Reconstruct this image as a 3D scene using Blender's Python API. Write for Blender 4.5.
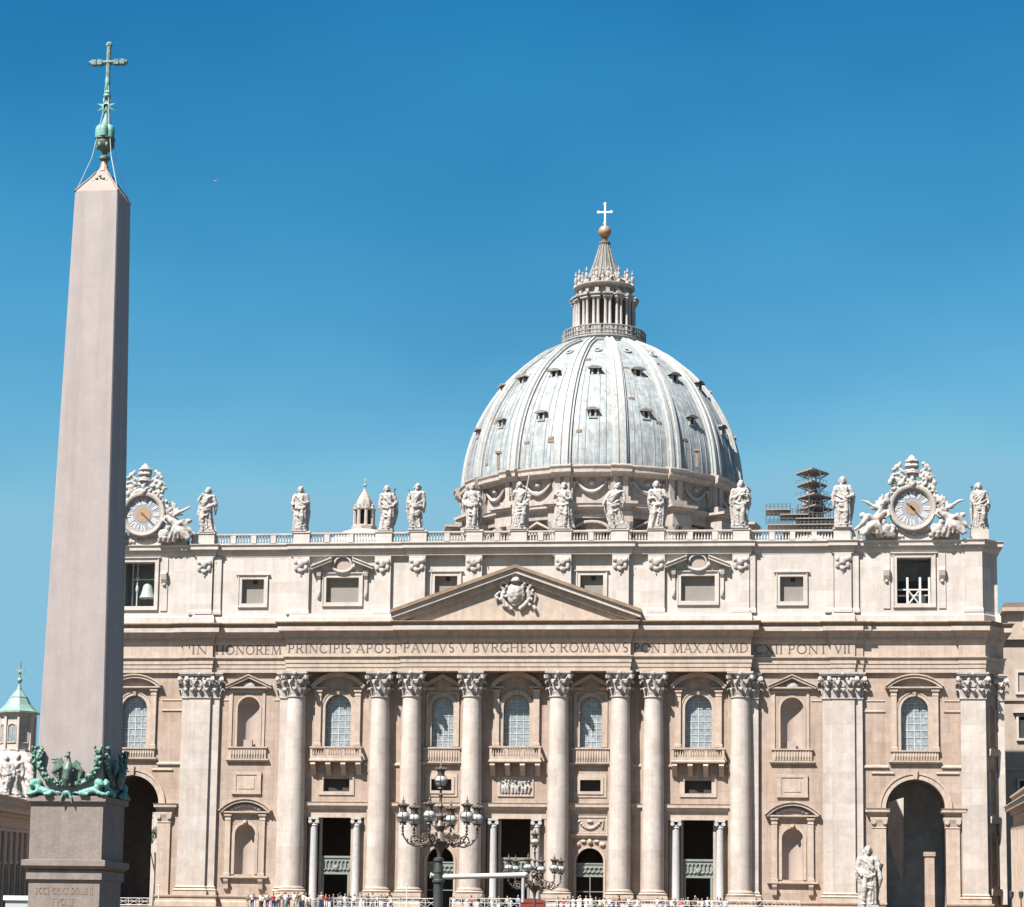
import bpy, bmesh, math, random
from mathutils import Vector, Matrix, noise
from mathutils.geometry import tessellate_polygon
import numpy as np
R_=math.radians; pi=math.pi
sc=bpy.context.scene; col=sc.collection
for o in list(bpy.data.objects): bpy.data.objects.remove(o)
# ---------------------------------------------------------------- camera
F_PX,PPY,PITCH,YAW,ROLL=2239.4254,636.5657,.1375,.1166,.014
CAM=Vector((30.8694,-268.7167,1.7023))
cR=Vector((math.cos(YAW),math.sin(YAW),0)); fl=Vector((-math.sin(YAW),math.cos(YAW),0))
cF=fl*math.cos(PITCH)+Vector((0,0,math.sin(PITCH))); cU=Vector((0,0,math.cos(PITCH)))-fl*math.sin(PITCH)
rr=cR*math.cos(ROLL)+cU*math.sin(ROLL); uu=cU*math.cos(ROLL)-cR*math.sin(ROLL)
cd=bpy.data.cameras.new('camera'); cam=bpy.data.objects.new('camera',cd); col.objects.link(cam)
cd.sensor_width=36; cd.lens=F_PX*36/1024; cd.shift_y=(PPY-453.5)/1024; cd.clip_start=.5; cd.clip_end=9000
m=Matrix.Identity(4)
for i in range(3): m[i][0]=rr[i]; m[i][1]=uu[i]; m[i][2]=-cF[i]; m[i][3]=CAM[i]
cam.matrix_world=m; sc.camera=cam
def at(px,py,Y=0):
    "world X,Z of a picture point on the plane at depth Y (measuring aid)"
    c,s=math.cos(ROLL),math.sin(ROLL); dx,dy=px-512,py-PPY
    u=dx*c+dy*s; v=-dx*s+dy*c
    d=cF+cR*(u/F_PX)-cU*(v/F_PX); t=(Y-CAM.y)/d.y
    return CAM.x+t*d.x, CAM.z+t*d.z
# ---------------------------------------------------------------- light
SUN_EL,SUN_AZ=54,36       # elevation, degrees left of the facade's normal
w=bpy.data.worlds.new('World'); sc.world=w; w.use_nodes=True; nt=w.node_tree; nt.nodes.clear()
sky=nt.nodes.new('ShaderNodeTexSky'); sky.sky_type='NISHITA'; sky.sun_disc=False
sky.sun_elevation=R_(SUN_EL); sky.sun_rotation=R_(180+SUN_AZ)
sky.air_density=1.0; sky.dust_density=.3; sky.ozone_density=3.0; sky.altitude=0
EXPO=1.58; SKYS=.1
bg=nt.nodes.new('ShaderNodeBackground'); bg.inputs[1].default_value=SKYS
wo=nt.nodes.new('ShaderNodeOutputWorld')
sep=nt.nodes.new('ShaderNodeSeparateColor'); cmb=nt.nodes.new('ShaderNodeCombineColor'); nt.links.new(sky.outputs[0],sep.inputs[0])
def wm(op,a,b):
    n=nt.nodes.new('ShaderNodeMath'); n.operation=op
    for i,v in enumerate((a,b)):
        if hasattr(v,'node'): nt.links.new(v,n.inputs[i])
        else: n.inputs[i].default_value=v
    return n.outputs[0]
KIN=.12*1.2746; KOUT=1/(SKYS*2**EXPO)
wtc=nt.nodes.new('ShaderNodeTexCoord'); wmp=nt.nodes.new('ShaderNodeMapping'); wmp.inputs['Scale'].default_value=(3.2,3.2,5.5); nt.links.new(wtc.outputs['Generated'],wmp.inputs[0])
wno=nt.nodes.new('ShaderNodeTexNoise'); wno.inputs['Scale'].default_value=1.3; wno.inputs['Detail'].default_value=3; nt.links.new(wmp.outputs[0],wno.inputs['Vector'])   # faint thin haze, uneven over the sky
hz=wm('MULTIPLY_ADD',wno.outputs['Fac'],.42) if False else wm('ADD',wm('MULTIPLY',wno.outputs['Fac'],.7),.68)
for i,(a,p,cap,mx_) in enumerate(((10.2,3.65,.85,.25),(1.31,1.6,1.0,.53),(.85,1.05,1.0,.71))):   # deepen the blue of the clear sky
    v=wm('MULTIPLY',wm('MULTIPLY',sep.outputs[i],KIN),wm('POWER',hz,.45) if i==0 else wm('POWER',hz,.6)); q=wm('MULTIPLY',wm('POWER',v,p),a); q=wm('MINIMUM',wm('MINIMUM',q,wm('MULTIPLY',v,cap)),mx_); nt.links.new(wm('MULTIPLY',q,KOUT),cmb.inputs[i])
nt.links.new(cmb.outputs[0],bg.inputs[0]); nt.links.new(bg.outputs[0],wo.inputs[0])
sd=Vector((-math.sin(R_(SUN_AZ))*math.cos(R_(SUN_EL)),-math.cos(R_(SUN_AZ))*math.cos(R_(SUN_EL)),math.sin(R_(SUN_EL))))
sl=bpy.data.lights.new('sun','SUN'); sl.energy=5.0; sl.angle=R_(.5); sl.color=(1,.948,.89)
so=bpy.data.objects.new('sun',sl); col.objects.link(so); so.rotation_euler=sd.to_track_quat('Z','Y').to_euler(); so.location=sd*300
vs=sc.view_settings; vs.view_transform='Standard'; vs.look='None'; vs.exposure=EXPO; vs.gamma=1; vs.use_curve_mapping=False
sc.render.engine='CYCLES'; sc.cycles.max_bounces=6; sc.cycles.diffuse_bounces=4
# ---------------------------------------------------------------- helpers
class MB:
    def __init__(s): s.v=[]; s.f=[]
    def add(s,vs,fs):
        n=len(s.v); s.v+= [tuple(p) for p in vs]; s.f+=[tuple(i+n for i in f) for f in fs]; return s
    def box(s,x0,x1,y0,y1,z0,z1):
        return s.add([(x0,y0,z0),(x1,y0,z0),(x1,y1,z0),(x0,y1,z0),(x0,y0,z1),(x1,y0,z1),(x1,y1,z1),(x0,y1,z1)],
            [(0,3,2,1),(4,5,6,7),(0,1,5,4),(1,2,6,5),(2,3,7,6),(3,0,4,7)])
    def prism(s,poly,y0,y1):
        "poly: (x,z) counter clockwise seen from the front"
        n=len(poly); tri=tessellate_polygon([[Vector((a,b,0)) for a,b in poly]])
        s.add([(a,y0,b) for a,b in poly]+[(a,y1,b) for a,b in poly],
            [t for t in tri]+[tuple(i+n for i in reversed(t)) for t in tri]+[(i,(i+1)%n,(i+1)%n+n,i+n) for i in range(n)])
        return s
    def tube(s,path,rad,n=8,cap=True,sq=1.0):
        path=[Vector(p) for p in path]; k=len(path)
        if not hasattr(rad,'__len__'): rad=[rad]*k
        vs=[]; t0=None; a=None
        for i,p in enumerate(path):
            t=(path[min(i+1,k-1)]-path[max(i-1,0)]).normalized()
            if a is None:
                a=t.orthogonal().normalized() if abs(t.x)>.9 else (Vector((1,0,0))-t*t.x).normalized()
            else: a=(a-t*a.dot(t)).normalized()
            b=t.cross(a)
            for j in range(n):
                q=2*pi*j/n; vs.append(p+a*math.cos(q)*rad[i]+b*math.sin(q)*rad[i]*sq)
        fs=[(i*n+j,i*n+(j+1)%n,(i+1)*n+(j+1)%n,(i+1)*n+j) for i in range(k-1) for j in range(n)]
        if cap: fs+=[tuple(range(n))[::-1],tuple((k-1)*n+j for j in range(n))]
        return s.add(vs,fs)
    def lathe(s,prof,c=(0,0,0),n=24,a0=0,a1=2*pi,sx=1,sy=1):
        full=abs(a1-a0-2*pi)<1e-6; m_=n if full else n+1; k=len(prof)
        vs=[(c[0]+r*math.cos(a0+(a1-a0)*j/n)*sx,c[1]+r*math.sin(a0+(a1-a0)*j/n)*sy,c[2]+z) for r,z in prof for j in range(m_)]
        fs=[(i*m_+j,i*m_+(j+1)%m_,(i+1)*m_+(j+1)%m_,(i+1)*m_+j) for i in range(k-1) for j in range(n)]
        if full:
            if prof[0][0]>1e-4: fs.append(tuple(range(m_))[::-1])
            if prof[-1][0]>1e-4: fs.append(tuple((k-1)*m_+j for j in range(m_)))
        return s.add(vs,fs)
    def ball(s,c,r,n=10,rot=None):
        if not hasattr(r,'__len__'): r=(r,r,r)
        vs=[];k=max(5,n*2//3)
        M=Matrix.Rotation(rot,3,'Y') if rot else None
        for i in range(k+1):
            t=pi*i/k
            for j in range(n):
                q=2*pi*j/n; p=Vector((r[0]*math.sin(t)*math.cos(q),r[1]*math.sin(t)*math.sin(q),-r[2]*math.cos(t)))
                if M: p=M@p
                vs.append((c[0]+p.x,c[1]+p.y,c[2]+p.z))
        return s.add(vs,[(i*n+j,i*n+(j+1)%n,(i+1)*n+(j+1)%n,(i+1)*n+j) for i in range(k) for j in range(n)])
    def ribbon(s,path,wid,th,side):
        path=[Vector(p) for p in path]; side=Vector(side).normalized(); k=len(path); vs=[]
        if not hasattr(wid,'__len__'): wid=[wid]*k
        if not hasattr(th,'__len__'): th=[th]*k
        for i,p in enumerate(path):
            t=(path[min(i+1,k-1)]-path[max(i-1,0)]).normalized(); nn=t.cross(side).normalized()
            for a,b in((-1,-1),(1,-1),(1,1),(-1,1)): vs.append(p+side*a*wid[i]/2+nn*b*th[i]/2)
        fs=[(i*4+j,i*4+(j+1)%4,(i+1)*4+(j+1)%4,(i+1)*4+j) for i in range(k-1) for j in range(4)]+[(3,2,1,0),tuple((k-1)*4+j for j in range(4))]
        return s.add(vs,fs)
    def molding(s,plan,prof,caps=True):
        "sweep a profile of (out,z) along an open plan polyline of (x,y) running left to right, front is -y"
        P=[Vector(p) for p in plan]; k=len(P); nv=[]
        nr=[]
        for i in range(k-1):
            d=(P[i+1]-P[i]).normalized(); nr.append(Vector((d.y,-d.x)))
        for i in range(k):
            if i==0: nv.append(nr[0])
            elif i==k-1: nv.append(nr[-1])
            else:
                b=nr[i-1]+nr[i]
                if b.length<1e-6: nv.append(nr[i]); continue
                b.normalize(); nv.append(b/max(.3,b.dot(nr[i])))
        vs=[(P[i].x+nv[i].x*o,P[i].y+nv[i].y*o,z) for o,z in prof for i in range(k)]
        fs=[(a*k+i,a*k+i+1,(a+1)*k+i+1,(a+1)*k+i) for a in range(len(prof)-1) for i in range(k-1)]
        if caps and len(prof)>2:
            for e in(0,k-1):
                pts=[Vector((prof[a][0],prof[a][1],0)) for a in range(len(prof))]
                try: tri=tessellate_polygon([pts]); fs+=[tuple(t_*k+e for t_ in t) for t in tri]
                except Exception: pass
        return s.add(vs,fs)
    def wall(s,x0,x1,z0,z1,y,holes,depth):
        "front sheet with holes and reveals going back by depth"
        loops=[[(x0,z0),(x1,z0),(x1,z1),(x0,z1)]]+holes
        flat=[p for l in loops for p in l]
        tri=tessellate_polygon([[Vector((a,b,0)) for a,b in l] for l in loops])
        fs=[]
        for t in tri:
            a,b,c=[flat[i] for i in t]
            cr=(b[0]-a[0])*(c[1]-a[1])-(b[1]-a[1])*(c[0]-a[0])
            fs.append(tuple(t) if cr>0 else tuple(reversed(t)))
        s.add([(a,y,b) for a,b in flat],fs)
        for l,hd in zip(holes,depth if hasattr(depth,'__len__') else [depth]*len(holes)):
            n=len(l); s.add([(a,y,b) for a,b in l]+[(a,y+hd,b) for a,b in l],[(i,i+n,(i+1)%n+n,(i+1)%n) for i in range(n)])
        return s
    def mesh(s,name):
        me=bpy.data.meshes.new(name); me.from_pydata(s.v,[],s.f); me.update(); return me
def rect(x0,x1,z0,z1): return [(x0,z0),(x1,z0),(x1,z1),(x0,z1)]
def arch(xc,hw,z0,zs,n=14,r=None):
    r=r or hw
    return [(xc-hw,z0),(xc+hw,z0)]+[(xc+hw*math.cos(pi*i/n),zs+r*math.sin(pi*i/n)) for i in range(n+1)]
def band(inner,outer,s,y0,y1):
    "open arch-shaped band between two arch() loops with equal counts"
    a=inner[1:]+[inner[0]]; b=outer[1:]+[outer[0]]; n=len(a)
    vs=[(p[0],y0,p[1]) for p in a]+[(p[0],y0,p[1]) for p in b]+[(p[0],y1,p[1]) for p in a]+[(p[0],y1,p[1]) for p in b]
    fs=[]
    for i in range(n-1): fs+=[(i,n+i,n+i+1,i+1),(n+i,3*n+i,3*n+i+1,n+i+1),(i,i+1,2*n+i+1,2*n+i)]
    s.add(vs,fs); return s
def obj(name,mb,mat,parent=None,loc=(0,0,0),smooth=False,rz=0):
    me=mb if isinstance(mb,bpy.types.Mesh) else mb.mesh(name)
    if not len(me.materials): me.materials.append(mat)
    if smooth:
        me.polygons.foreach_set('use_smooth',[True]*len(me.polygons))
        if smooth!='full':
            try: me.set_sharp_from_angle(angle=R_(38))
            except Exception: pass
    o=bpy.data.objects.new(name,me); col.objects.link(o); o.location=loc; o.rotation_euler=(0,0,rz)
    if parent: o.parent=parent
    return o
def tag(o,label,cat,group=None):
    o['label']=label; o['category']=cat
    if group: o['group']=group
    return o
def thing(name,label,cat,loc=(0,0,0),rz=0,group=None):
    o=bpy.data.objects.new(name,None); col.objects.link(o); o.location=loc; o.rotation_euler=(0,0,rz); o.empty_display_size=.3
    return tag(o,label,cat,group)
def struct(o,kind='structure'): o['kind']=kind; return o
def fuse(mb,vox,smooth=2,disp=0,dscale=1.,seed=0):
    me=mb.mesh('blob'); o=bpy.data.objects.new('blob',me); col.objects.link(o)
    md=o.modifiers.new('r','REMESH'); md.mode='VOXEL'; md.voxel_size=vox
    if smooth: ms=o.modifiers.new('s','SMOOTH'); ms.iterations=smooth; ms.factor=.5
    dg=bpy.context.evaluated_depsgraph_get(); dg.update()
    r=bpy.data.meshes.new_from_object(o.evaluated_get(dg)); bpy.data.objects.remove(o); bpy.data.meshes.remove(me)
    r.materials.clear()
    if disp:
        nr=[v.normal.copy() for v in r.vertices]
        for v,n_ in zip(r.vertices,nr):
            q=noise.noise(v.co*dscale+Vector((seed,seed*2,0))); v.co+=n_*q*disp
    return r
# ---------------------------------------------------------------- materials
ALB=.62   # real-world albedo scale for this exposure
def mat(name,base,rough=.8,var=.12,scale=.6,streak=0,joints=None,jd=.82,bump=.15,metal=0,tint=None,dirt=0,dirtcol=(.3,.22,.15),coat=0,fine=6):
    base=tuple(v*ALB for v in base); tint=tint and tuple(v*ALB for v in tint); dirtcol=tuple(v*ALB for v in dirtcol)
    M=bpy.data.materials.new(name); M.use_nodes=True; n=M.node_tree.nodes; l=M.node_tree.links; b=n['Principled BSDF']
    b.inputs['Roughness'].default_value=rough; b.inputs['Metallic'].default_value=metal
    tc=n.new('ShaderNodeTexCoord')
    def noi(sc_,vec,det=5,ro=.6):
        t=n.new('ShaderNodeTexNoise'); t.inputs['Scale'].default_value=sc_; t.inputs['Detail'].default_value=det; t.inputs['Roughness'].default_value=ro; l.new(vec,t.inputs['Vector']); return t.outputs['Fac']
    def mapr(f,a0,a1,b0,b1):
        t=n.new('ShaderNodeMapRange'); l.new(f,t.inputs[0]); 
        for i,v in enumerate((a0,a1,b0,b1)): t.inputs[i+1].default_value=v
        return t.outputs[0]
    def mul(c,f):
        t=n.new('ShaderNodeVectorMath'); t.operation='SCALE'; l.new(c,t.inputs[0]); l.new(f,t.inputs['Scale']); return t.outputs[0]
    rgb=n.new('ShaderNodeRGB'); rgb.outputs[0].default_value=(*base,1); c=rgb.outputs[0]
    OB=tc.outputs['Object']; oi=n.new('ShaderNodeObjectInfo'); om=n.new('ShaderNodeVectorMath'); om.operation='SCALE'; om.inputs[0].default_value=(37,53,0); l.new(oi.outputs['Random'],om.inputs['Scale'])
    oa=n.new('ShaderNodeVectorMath'); oa.operation='ADD'; l.new(OB,oa.inputs[0]); l.new(om.outputs[0],oa.inputs[1]); O=oa.outputs[0]
    f1=noi(scale,O,6,.65); 
    if tint:
        mx=n.new('ShaderNodeMix'); mx.data_type='RGBA'; l.new(mapr(f1,.35,.65,0,1),mx.inputs[0]); l.new(c,mx.inputs[6]); mx.inputs[7].default_value=(*tint,1); c=mx.outputs[2]
    c=mul(c,mapr(noi(scale*2.3,O),.3,.7,1-var,1+var))
    ff=noi(scale*fine,O,4,.7); c=mul(c,mapr(ff,.3,.7,1-var*.6,1+var*.6))
    if streak:
        mp=n.new('ShaderNodeMapping'); mp.inputs['Scale'].default_value=(1.6,1.6,.07); l.new(O,mp.inputs[0])
        c=mul(c,mapr(noi(1.0,mp.outputs[0],5,.7),.45,.75,1,1-streak))
    if dirt:
        mp=n.new('ShaderNodeMapping'); mp.inputs['Scale'].default_value=(1,1,.25); l.new(O,mp.inputs[0])
        mx=n.new('ShaderNodeMix'); mx.data_type='RGBA'; l.new(mapr(noi(.8,mp.outputs[0],8,.75),.5,.72,0,dirt),mx.inputs[0]); l.new(c,mx.inputs[6]); mx.inputs[7].default_value=(*dirtcol,1); c=mx.outputs[2]
    if joints:
        sp=n.new('ShaderNodeSeparateXYZ'); l.new(OB,sp.inputs[0]); cb=n.new('ShaderNodeCombineXYZ'); l.new(sp.outputs[0],cb.inputs[0]); l.new(sp.outputs[2],cb.inputs[1])
        br=n.new('ShaderNodeTexBrick'); br.inputs['Scale'].default_value=1; br.inputs['Brick Width'].default_value=joints[0]; br.inputs['Row Height'].default_value=joints[1]
        br.inputs['Mortar Size'].default_value=.022; br.inputs['Mortar Smooth'].default_value=.3; br.inputs['Color1'].default_value=(1,1,1,1); br.inputs['Color2'].default_value=(.87,.85,.83,1); br.inputs['Mortar'].default_value=(jd,jd*.96,jd*.92,1)
        l.new(cb.outputs[0],br.inputs['Vector'])
        mm=n.new('ShaderNodeMix'); mm.data_type='RGBA'; mm.blend_type='MULTIPLY'; mm.inputs[0].default_value=1; l.new(c,mm.inputs[6]); l.new(br.outputs['Color'],mm.inputs[7]); c=mm.outputs[2]
    l.new(c,b.inputs['Base Color'])
    if bump:
        bp=n.new('ShaderNodeBump'); bp.inputs['Strength'].default_value=bump; bp.inputs['Distance'].default_value=.12; l.new(ff,bp.inputs['Height']); l.new(bp.outputs[0],b.inputs['Normal'])
    return M
M_={}
M_['wall']=mat('travertine_wall',(.475,.35,.265),var=.11,scale=.3,streak=.3,joints=(2.6,1.2),jd=.76,tint=(.485,.385,.33),dirt=.45,dirtcol=(.32,.21,.145))
M_['col']=mat('pale_travertine',(.61,.555,.50),var=.10,scale=.35,streak=.18,joints=(5.3,1.9),jd=.82,tint=(.545,.47,.43),dirt=.2,dirtcol=(.42,.34,.28))
M_['trim']=mat('travertine_trim',(.52,.415,.335),var=.12,scale=.5,streak=.26,dirt=.38,dirtcol=(.31,.22,.16))
M_['attic']=mat('attic_travertine',(.62,.575,.52),var=.08,scale=.3,streak=.16,joints=(3.0,1.4),jd=.86,tint=(.615,.55,.51),dirt=.2,dirtcol=(.44,.37,.31))
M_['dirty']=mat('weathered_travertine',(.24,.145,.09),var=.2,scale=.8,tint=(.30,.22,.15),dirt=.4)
M_['carve']=mat('carved_travertine',(.46,.42,.395),var=.14,scale=.9,dirt=.6,dirtcol=(.20,.15,.11),bump=.3)
M_['statue']=mat('statue_stone',(.46,.425,.395),var=.14,scale=.9,dirt=.6,dirtcol=(.22,.18,.14),bump=.4)
M_['niche']=mat('niche_plaster',(.44,.35,.30),var=.06,scale=.4,dirt=.2)
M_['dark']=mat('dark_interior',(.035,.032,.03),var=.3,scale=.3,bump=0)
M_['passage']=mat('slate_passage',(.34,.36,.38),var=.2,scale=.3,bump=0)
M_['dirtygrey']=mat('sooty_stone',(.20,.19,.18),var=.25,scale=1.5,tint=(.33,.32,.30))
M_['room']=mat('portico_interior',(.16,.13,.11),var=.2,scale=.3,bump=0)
M_['blind']=mat('window_blind',(.27,.245,.21),var=.07,scale=.5,bump=0)
M_['glass']=mat('leaded_glass',(.35,.39,.41),rough=.22,var=.35,scale=1.1,joints=(.8,.84),jd=.6,bump=0)
M_['lead']=mat('lead_bars',(.55,.58,.59),var=.1,bump=0)
M_['grille']=mat('pale_bronze_grille',(.24,.27,.24),var=.2,scale=2,bump=0)
M_['marble']=mat('grey_marble',(.50,.49,.485),rough=.4,var=.12,scale=1.5,streak=.1,bump=0)
M_['letter']=mat('dark_letter',(.12,.09,.07),var=.1,bump=0)
M_['domep']=mat('lead_sheet',(.335,.375,.38),rough=.65,var=.16,scale=.35,streak=.6,tint=(.42,.47,.50),dirt=.75,dirtcol=(.24,.20,.175),bump=.2,joints=(1.6,1.15),jd=.72)
M_['rib']=mat('lead_rib',(.43,.44,.43),rough=.65,var=.14,scale=.5,streak=.3,dirt=.55,dirtcol=(.27,.23,.20),bump=.2)
M_['drum']=mat('drum_travertine',(.48,.41,.36),var=.14,scale=.5,streak=.3,dirt=.5,dirtcol=(.27,.2,.15))
M_['darkmetal']=mat('dark_iron',(.055,.055,.055),rough=.5,var=.2,scale=2,bump=0)
M_['gold']=mat('aged_gilding',(.42,.27,.16),rough=.5,var=.2,scale=1.5,metal=.2)
M_['granite']=mat('pink_granite',(.385,.33,.315),rough=.65,var=.07,scale=.5,streak=.2,fine=14,tint=(.39,.335,.32),dirt=.45,dirtcol=(.31,.26,.24),bump=.03)
M_['ped']=mat('pedestal_granite',(.27,.218,.188),rough=.75,var=.14,scale=.9,streak=.25,fine=8,dirt=.5,dirtcol=(.22,.17,.135))
M_['verd']=mat('verdigris',(.15,.37,.315),rough=.6,var=.25,scale=4,dirt=.9,dirtcol=(.05,.10,.08),fine=3)
M_['bronze']=mat('dark_patina',(.06,.085,.06),rough=.5,var=.25,scale=3,tint=(.14,.24,.19))
M_['copper']=mat('copper_roof',(.23,.36,.31),rough=.6,var=.15,scale=.6,streak=.25)
M_['white']=mat('white_paint',(.78,.78,.77),rough=.5,var=.04,bump=0)
M_['lampiron']=mat('lamp_iron',(.10,.075,.055),rough=.5,var=.25,scale=4,bump=0)
M_['green']=mat('green_iron',(.05,.054,.047),rough=.45,var=.15,scale=3,bump=0)
M_['globe']=mat('opal_glass',(.50,.52,.51),rough=.25,var=.05,scale=3,bump=0)
M_['hill']=mat('cobbles',(.12,.085,.058),var=.2,scale=.8)
M_['pave']=mat('travertine_paving',(.27,.19,.13),var=.12,scale=.4)
M_['side']=mat('ochre_wall',(.47,.38,.31),var=.1,scale=.4,streak=.12,dirt=.25)
M_['roof']=mat('roof_tiles',(.22,.15,.11),var=.2,scale=1)
M_['bluegrey']=mat('belfry_plaster',(.50,.56,.56),var=.2,scale=.5,bump=0)
M_['railpaint']=mat('rail_paint',(.66,.65,.63),rough=.5,var=.08,bump=0)
M_['red']=mat('dark_red_paint',(.22,.035,.025),rough=.5,var=.15,scale=3,bump=0)
M_['steel']=mat('scaffold_steel',(.12,.12,.12),rough=.5,var=.15,bump=0)
M_['plank']=mat('scaffold_plank',(.30,.27,.23),var=.2,scale=1,bump=0)
M_['bell']=mat('bell_bronze',(.36,.42,.38),rough=.45,var=.15,scale=1,bump=0)
M_['leaf']=mat('foliage',(.05,.085,.03),var=.3,scale=2,bump=0)
M_['bark']=mat('bark',(.10,.07,.05),var=.2,scale=2)
# ---------------------------------------------------------------- ground
g=MB(); g.add([(-4000,-4000,0),(4000,-4000,0),(4000,6000,0),(-4000,6000,0)],[(0,1,2,3)])
struct(obj('ground',g,M_['hill']))
s_=MB()
NS=21; TZ=5.6
for i in range(NS):
    s_.box(-46-(.1*(NS-i)),46+(.1*(NS-i)),-44+i*.9,-24,TZ*i/NS,TZ*(i+1)/NS-.0005)
struct(obj('steps',s_,M_['pave']))
t_=MB(); t_.box(-62,62,-24.0,24,.002,TZ); struct(obj('terrace',t_,M_['pave']))
# ---------------------------------------------------------------- basilica
B=thing('basilica','huge pale travertine domed basilica with columned front, inscription, pediment and lead dome',"basilica",(0,0,TZ))
BO=Vector((0,0,-TZ))   # children keep world coordinates in their meshes
def part(name,mb,m,parent=None,smooth=False,loc=(0,0,0)):
    top=parent is None
    return obj(name,mb,M_[m] if isinstance(m,str) else m,B if top else parent,(Vector(loc)+BO) if top else loc,smooth)
WY=.8; ZB=TZ
def mirror(pts): return [(-x,y) for x,y in reversed(pts)]
H=[(0,-1.5),(13.95,-1.5),(13.95,-.95),(28.35,-.95),(28.35,.4),(37.9,.4),(37.9,0),(40.75,0),(40.75,.22),(41.7,.22),(41.7,.42),(53.0,.42),(53.0,.15),(56.1,.15),(57.6,2.2),(58.4,2.2),(58.4,21)]
PLAN=mirror(H[1:])+H[1:]
def entab(plan,prof): return MB().molding(plan,prof)
ent=entab(PLAN,[(-3,34.74),(0,34.74),(0,35.24),(.07,35.27),(.07,35.75),(.15,35.79),(.15,36.28),(.22,36.3),(.36,36.52),(.36,36.62),(.02,36.66),(.02,38.2),(.1,38.3),(.18,38.6),(.2,38.95),(.3,39.0),(.34,39.35),(.45,39.6),(1.0,39.68)])
e_=part('entablature',ent,'trim')
co=MB().molding(PLAN,[(.5,39.661),(.98,39.683),(.98,40.28),(.90,40.30)],False); part('corona',co,'col',e_)
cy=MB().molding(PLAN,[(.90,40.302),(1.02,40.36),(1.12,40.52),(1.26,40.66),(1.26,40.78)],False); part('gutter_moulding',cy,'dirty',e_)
rf=MB().molding(PLAN,[(1.26,40.782),(-1.6,40.95)],False); part('cornice_top',rf,'trim',e_); part('cornice_roof',MB().box(-28.2,28.2,-.22,1.02,40.5,40.9),'trim',e_)
dn=MB()
for (x0,y0),(x1,y1) in zip(PLAN,PLAN[1:]):
    if abs(y0-y1)<1e-6:
        k=max(1,int((x1-x0)/.55))
        for i in range(k):
            xx=x0+(i+.25)*(x1-x0)/k; dn.box(xx,xx+.28,y0-.29,y0-.19,38.66,38.93)
part('dentils',dn,'trim',e_)
# lettering: hand made roman capitals ------------------------------------------------
def arcp(cx,cy,rx,ry,a,b,n=9): return [(cx+rx*math.cos(R_(a+(b-a)*i/n)),cy+ry*math.sin(R_(a+(b-a)*i/n))) for i in range(n+1)]
TK,TN=.15,.075
GL={'I':(.3,[([(.15,0),(.15,1)],TK)],[(.15,0),(.15,1)]),
'N':(.86,[([(.12,0),(.12,1)],TN),([(.1,1),(.74,0)],TK),([(.74,0),(.74,1)],TN)],[(.12,0),(.06,1),(.76,1)]),
'H':(.86,[([(.14,0),(.14,1)],TK),([(.72,0),(.72,1)],TK),([(.14,.5),(.72,.5)],TN)],[(.14,0),(.14,1),(.72,0),(.72,1)]),
'O':(.92,[(arcp(.46,.5,.38,.48,0,360,18),.12)],[]),
'R':(.74,[([(.14,0),(.14,1)],TK),([(.14,.97)]+arcp(.36,.74,.22,.23,90,-90)+[(.14,.51)],.10),([(.36,.5),(.7,0)],TK)],[(.14,0),(.10,1),(.7,0)]),
'E':(.6,[([(.14,0),(.14,1)],TK),([(.14,.965),(.5,.965)],TN),([(.14,.5),(.46,.5)],TN),([(.14,.035),(.54,.035)],TN)],[(.1,0),(.1,1)]),
'M':(.98,[([(.1,0),(.18,1)],TN),([(.18,1),(.49,0)],TK),([(.49,0),(.8,1)],TN),([(.8,1),(.88,0)],TK)],[(.1,0),(.88,0)]),
'P':(.64,[([(.14,0),(.14,1)],TK),([(.14,.97)]+arcp(.34,.73,.22,.24,90,-90)+[(.14,.49)],.10)],[(.14,0),(.10,1)]),
'C':(.8,[(arcp(.46,.5,.38,.48,48,312,16),.12)],[]),
'S':(.56,[(arcp(.28,.74,.19,.24,50,270,9)+arcp(.28,.25,.2,.24,90,-140,9),.12)],[]),
'A':(.84,[([(.08,0),(.42,1)],TN),([(.42,1),(.76,0)],TK),([(.2,.36),(.64,.36)],TN)],[(.08,0),(.76,0)]),
'V':(.84,[([(.08,1),(.42,0)],TK),([(.42,0),(.76,1)],TN)],[(.08,1),(.76,1)]),
'L':(.6,[([(.14,0),(.14,1)],TK),([(.14,.035),(.54,.035)],TN)],[(.1,0),(.14,1)]),
'B':(.68,[([(.14,0),(.14,1)],TK),([(.14,.97)]+arcp(.33,.75,.2,.22,90,-90)+[(.14,.53)],.10),([(.14,.52)]+arcp(.36,.27,.22,.24,90,-90)+[(.14,.03)],.10)],[(.10,0),(.10,1)]),
'G':(.84,[(arcp(.46,.5,.38,.48,48,320,16),.12),([(.74,.42),(.74,.08)],TK)],[(.72,.42)]),
'T':(.7,[([(.35,0),(.35,1)],TK),([(.06,.965),(.64,.965)],TN)],[(.35,0)]),
'X':(.8,[([(.08,1),(.7,0)],TK),([(.1,0),(.68,1)],TN)],[(.08,1),(.7,0),(.1,0),(.68,1)]),
'D':(.84,[([(.14,0),(.14,1)],TK),([(.14,.97),(.36,.97)]+arcp(.36,.5,.4,.465,90,-90,12)+[(.14,.035)],.10)],[(.10,0),(.10,1)]),
'F':(.58,[([(.14,0),(.14,1)],TK),([(.14,.965),(.5,.965)],TN),([(.14,.5),(.46,.5)],TN)],[(.14,0),(.1,1)]),
'·':(.24,[([(.12,.46),(.12,.54)],.07)],[]),' ':(.34,[],[])}
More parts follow.
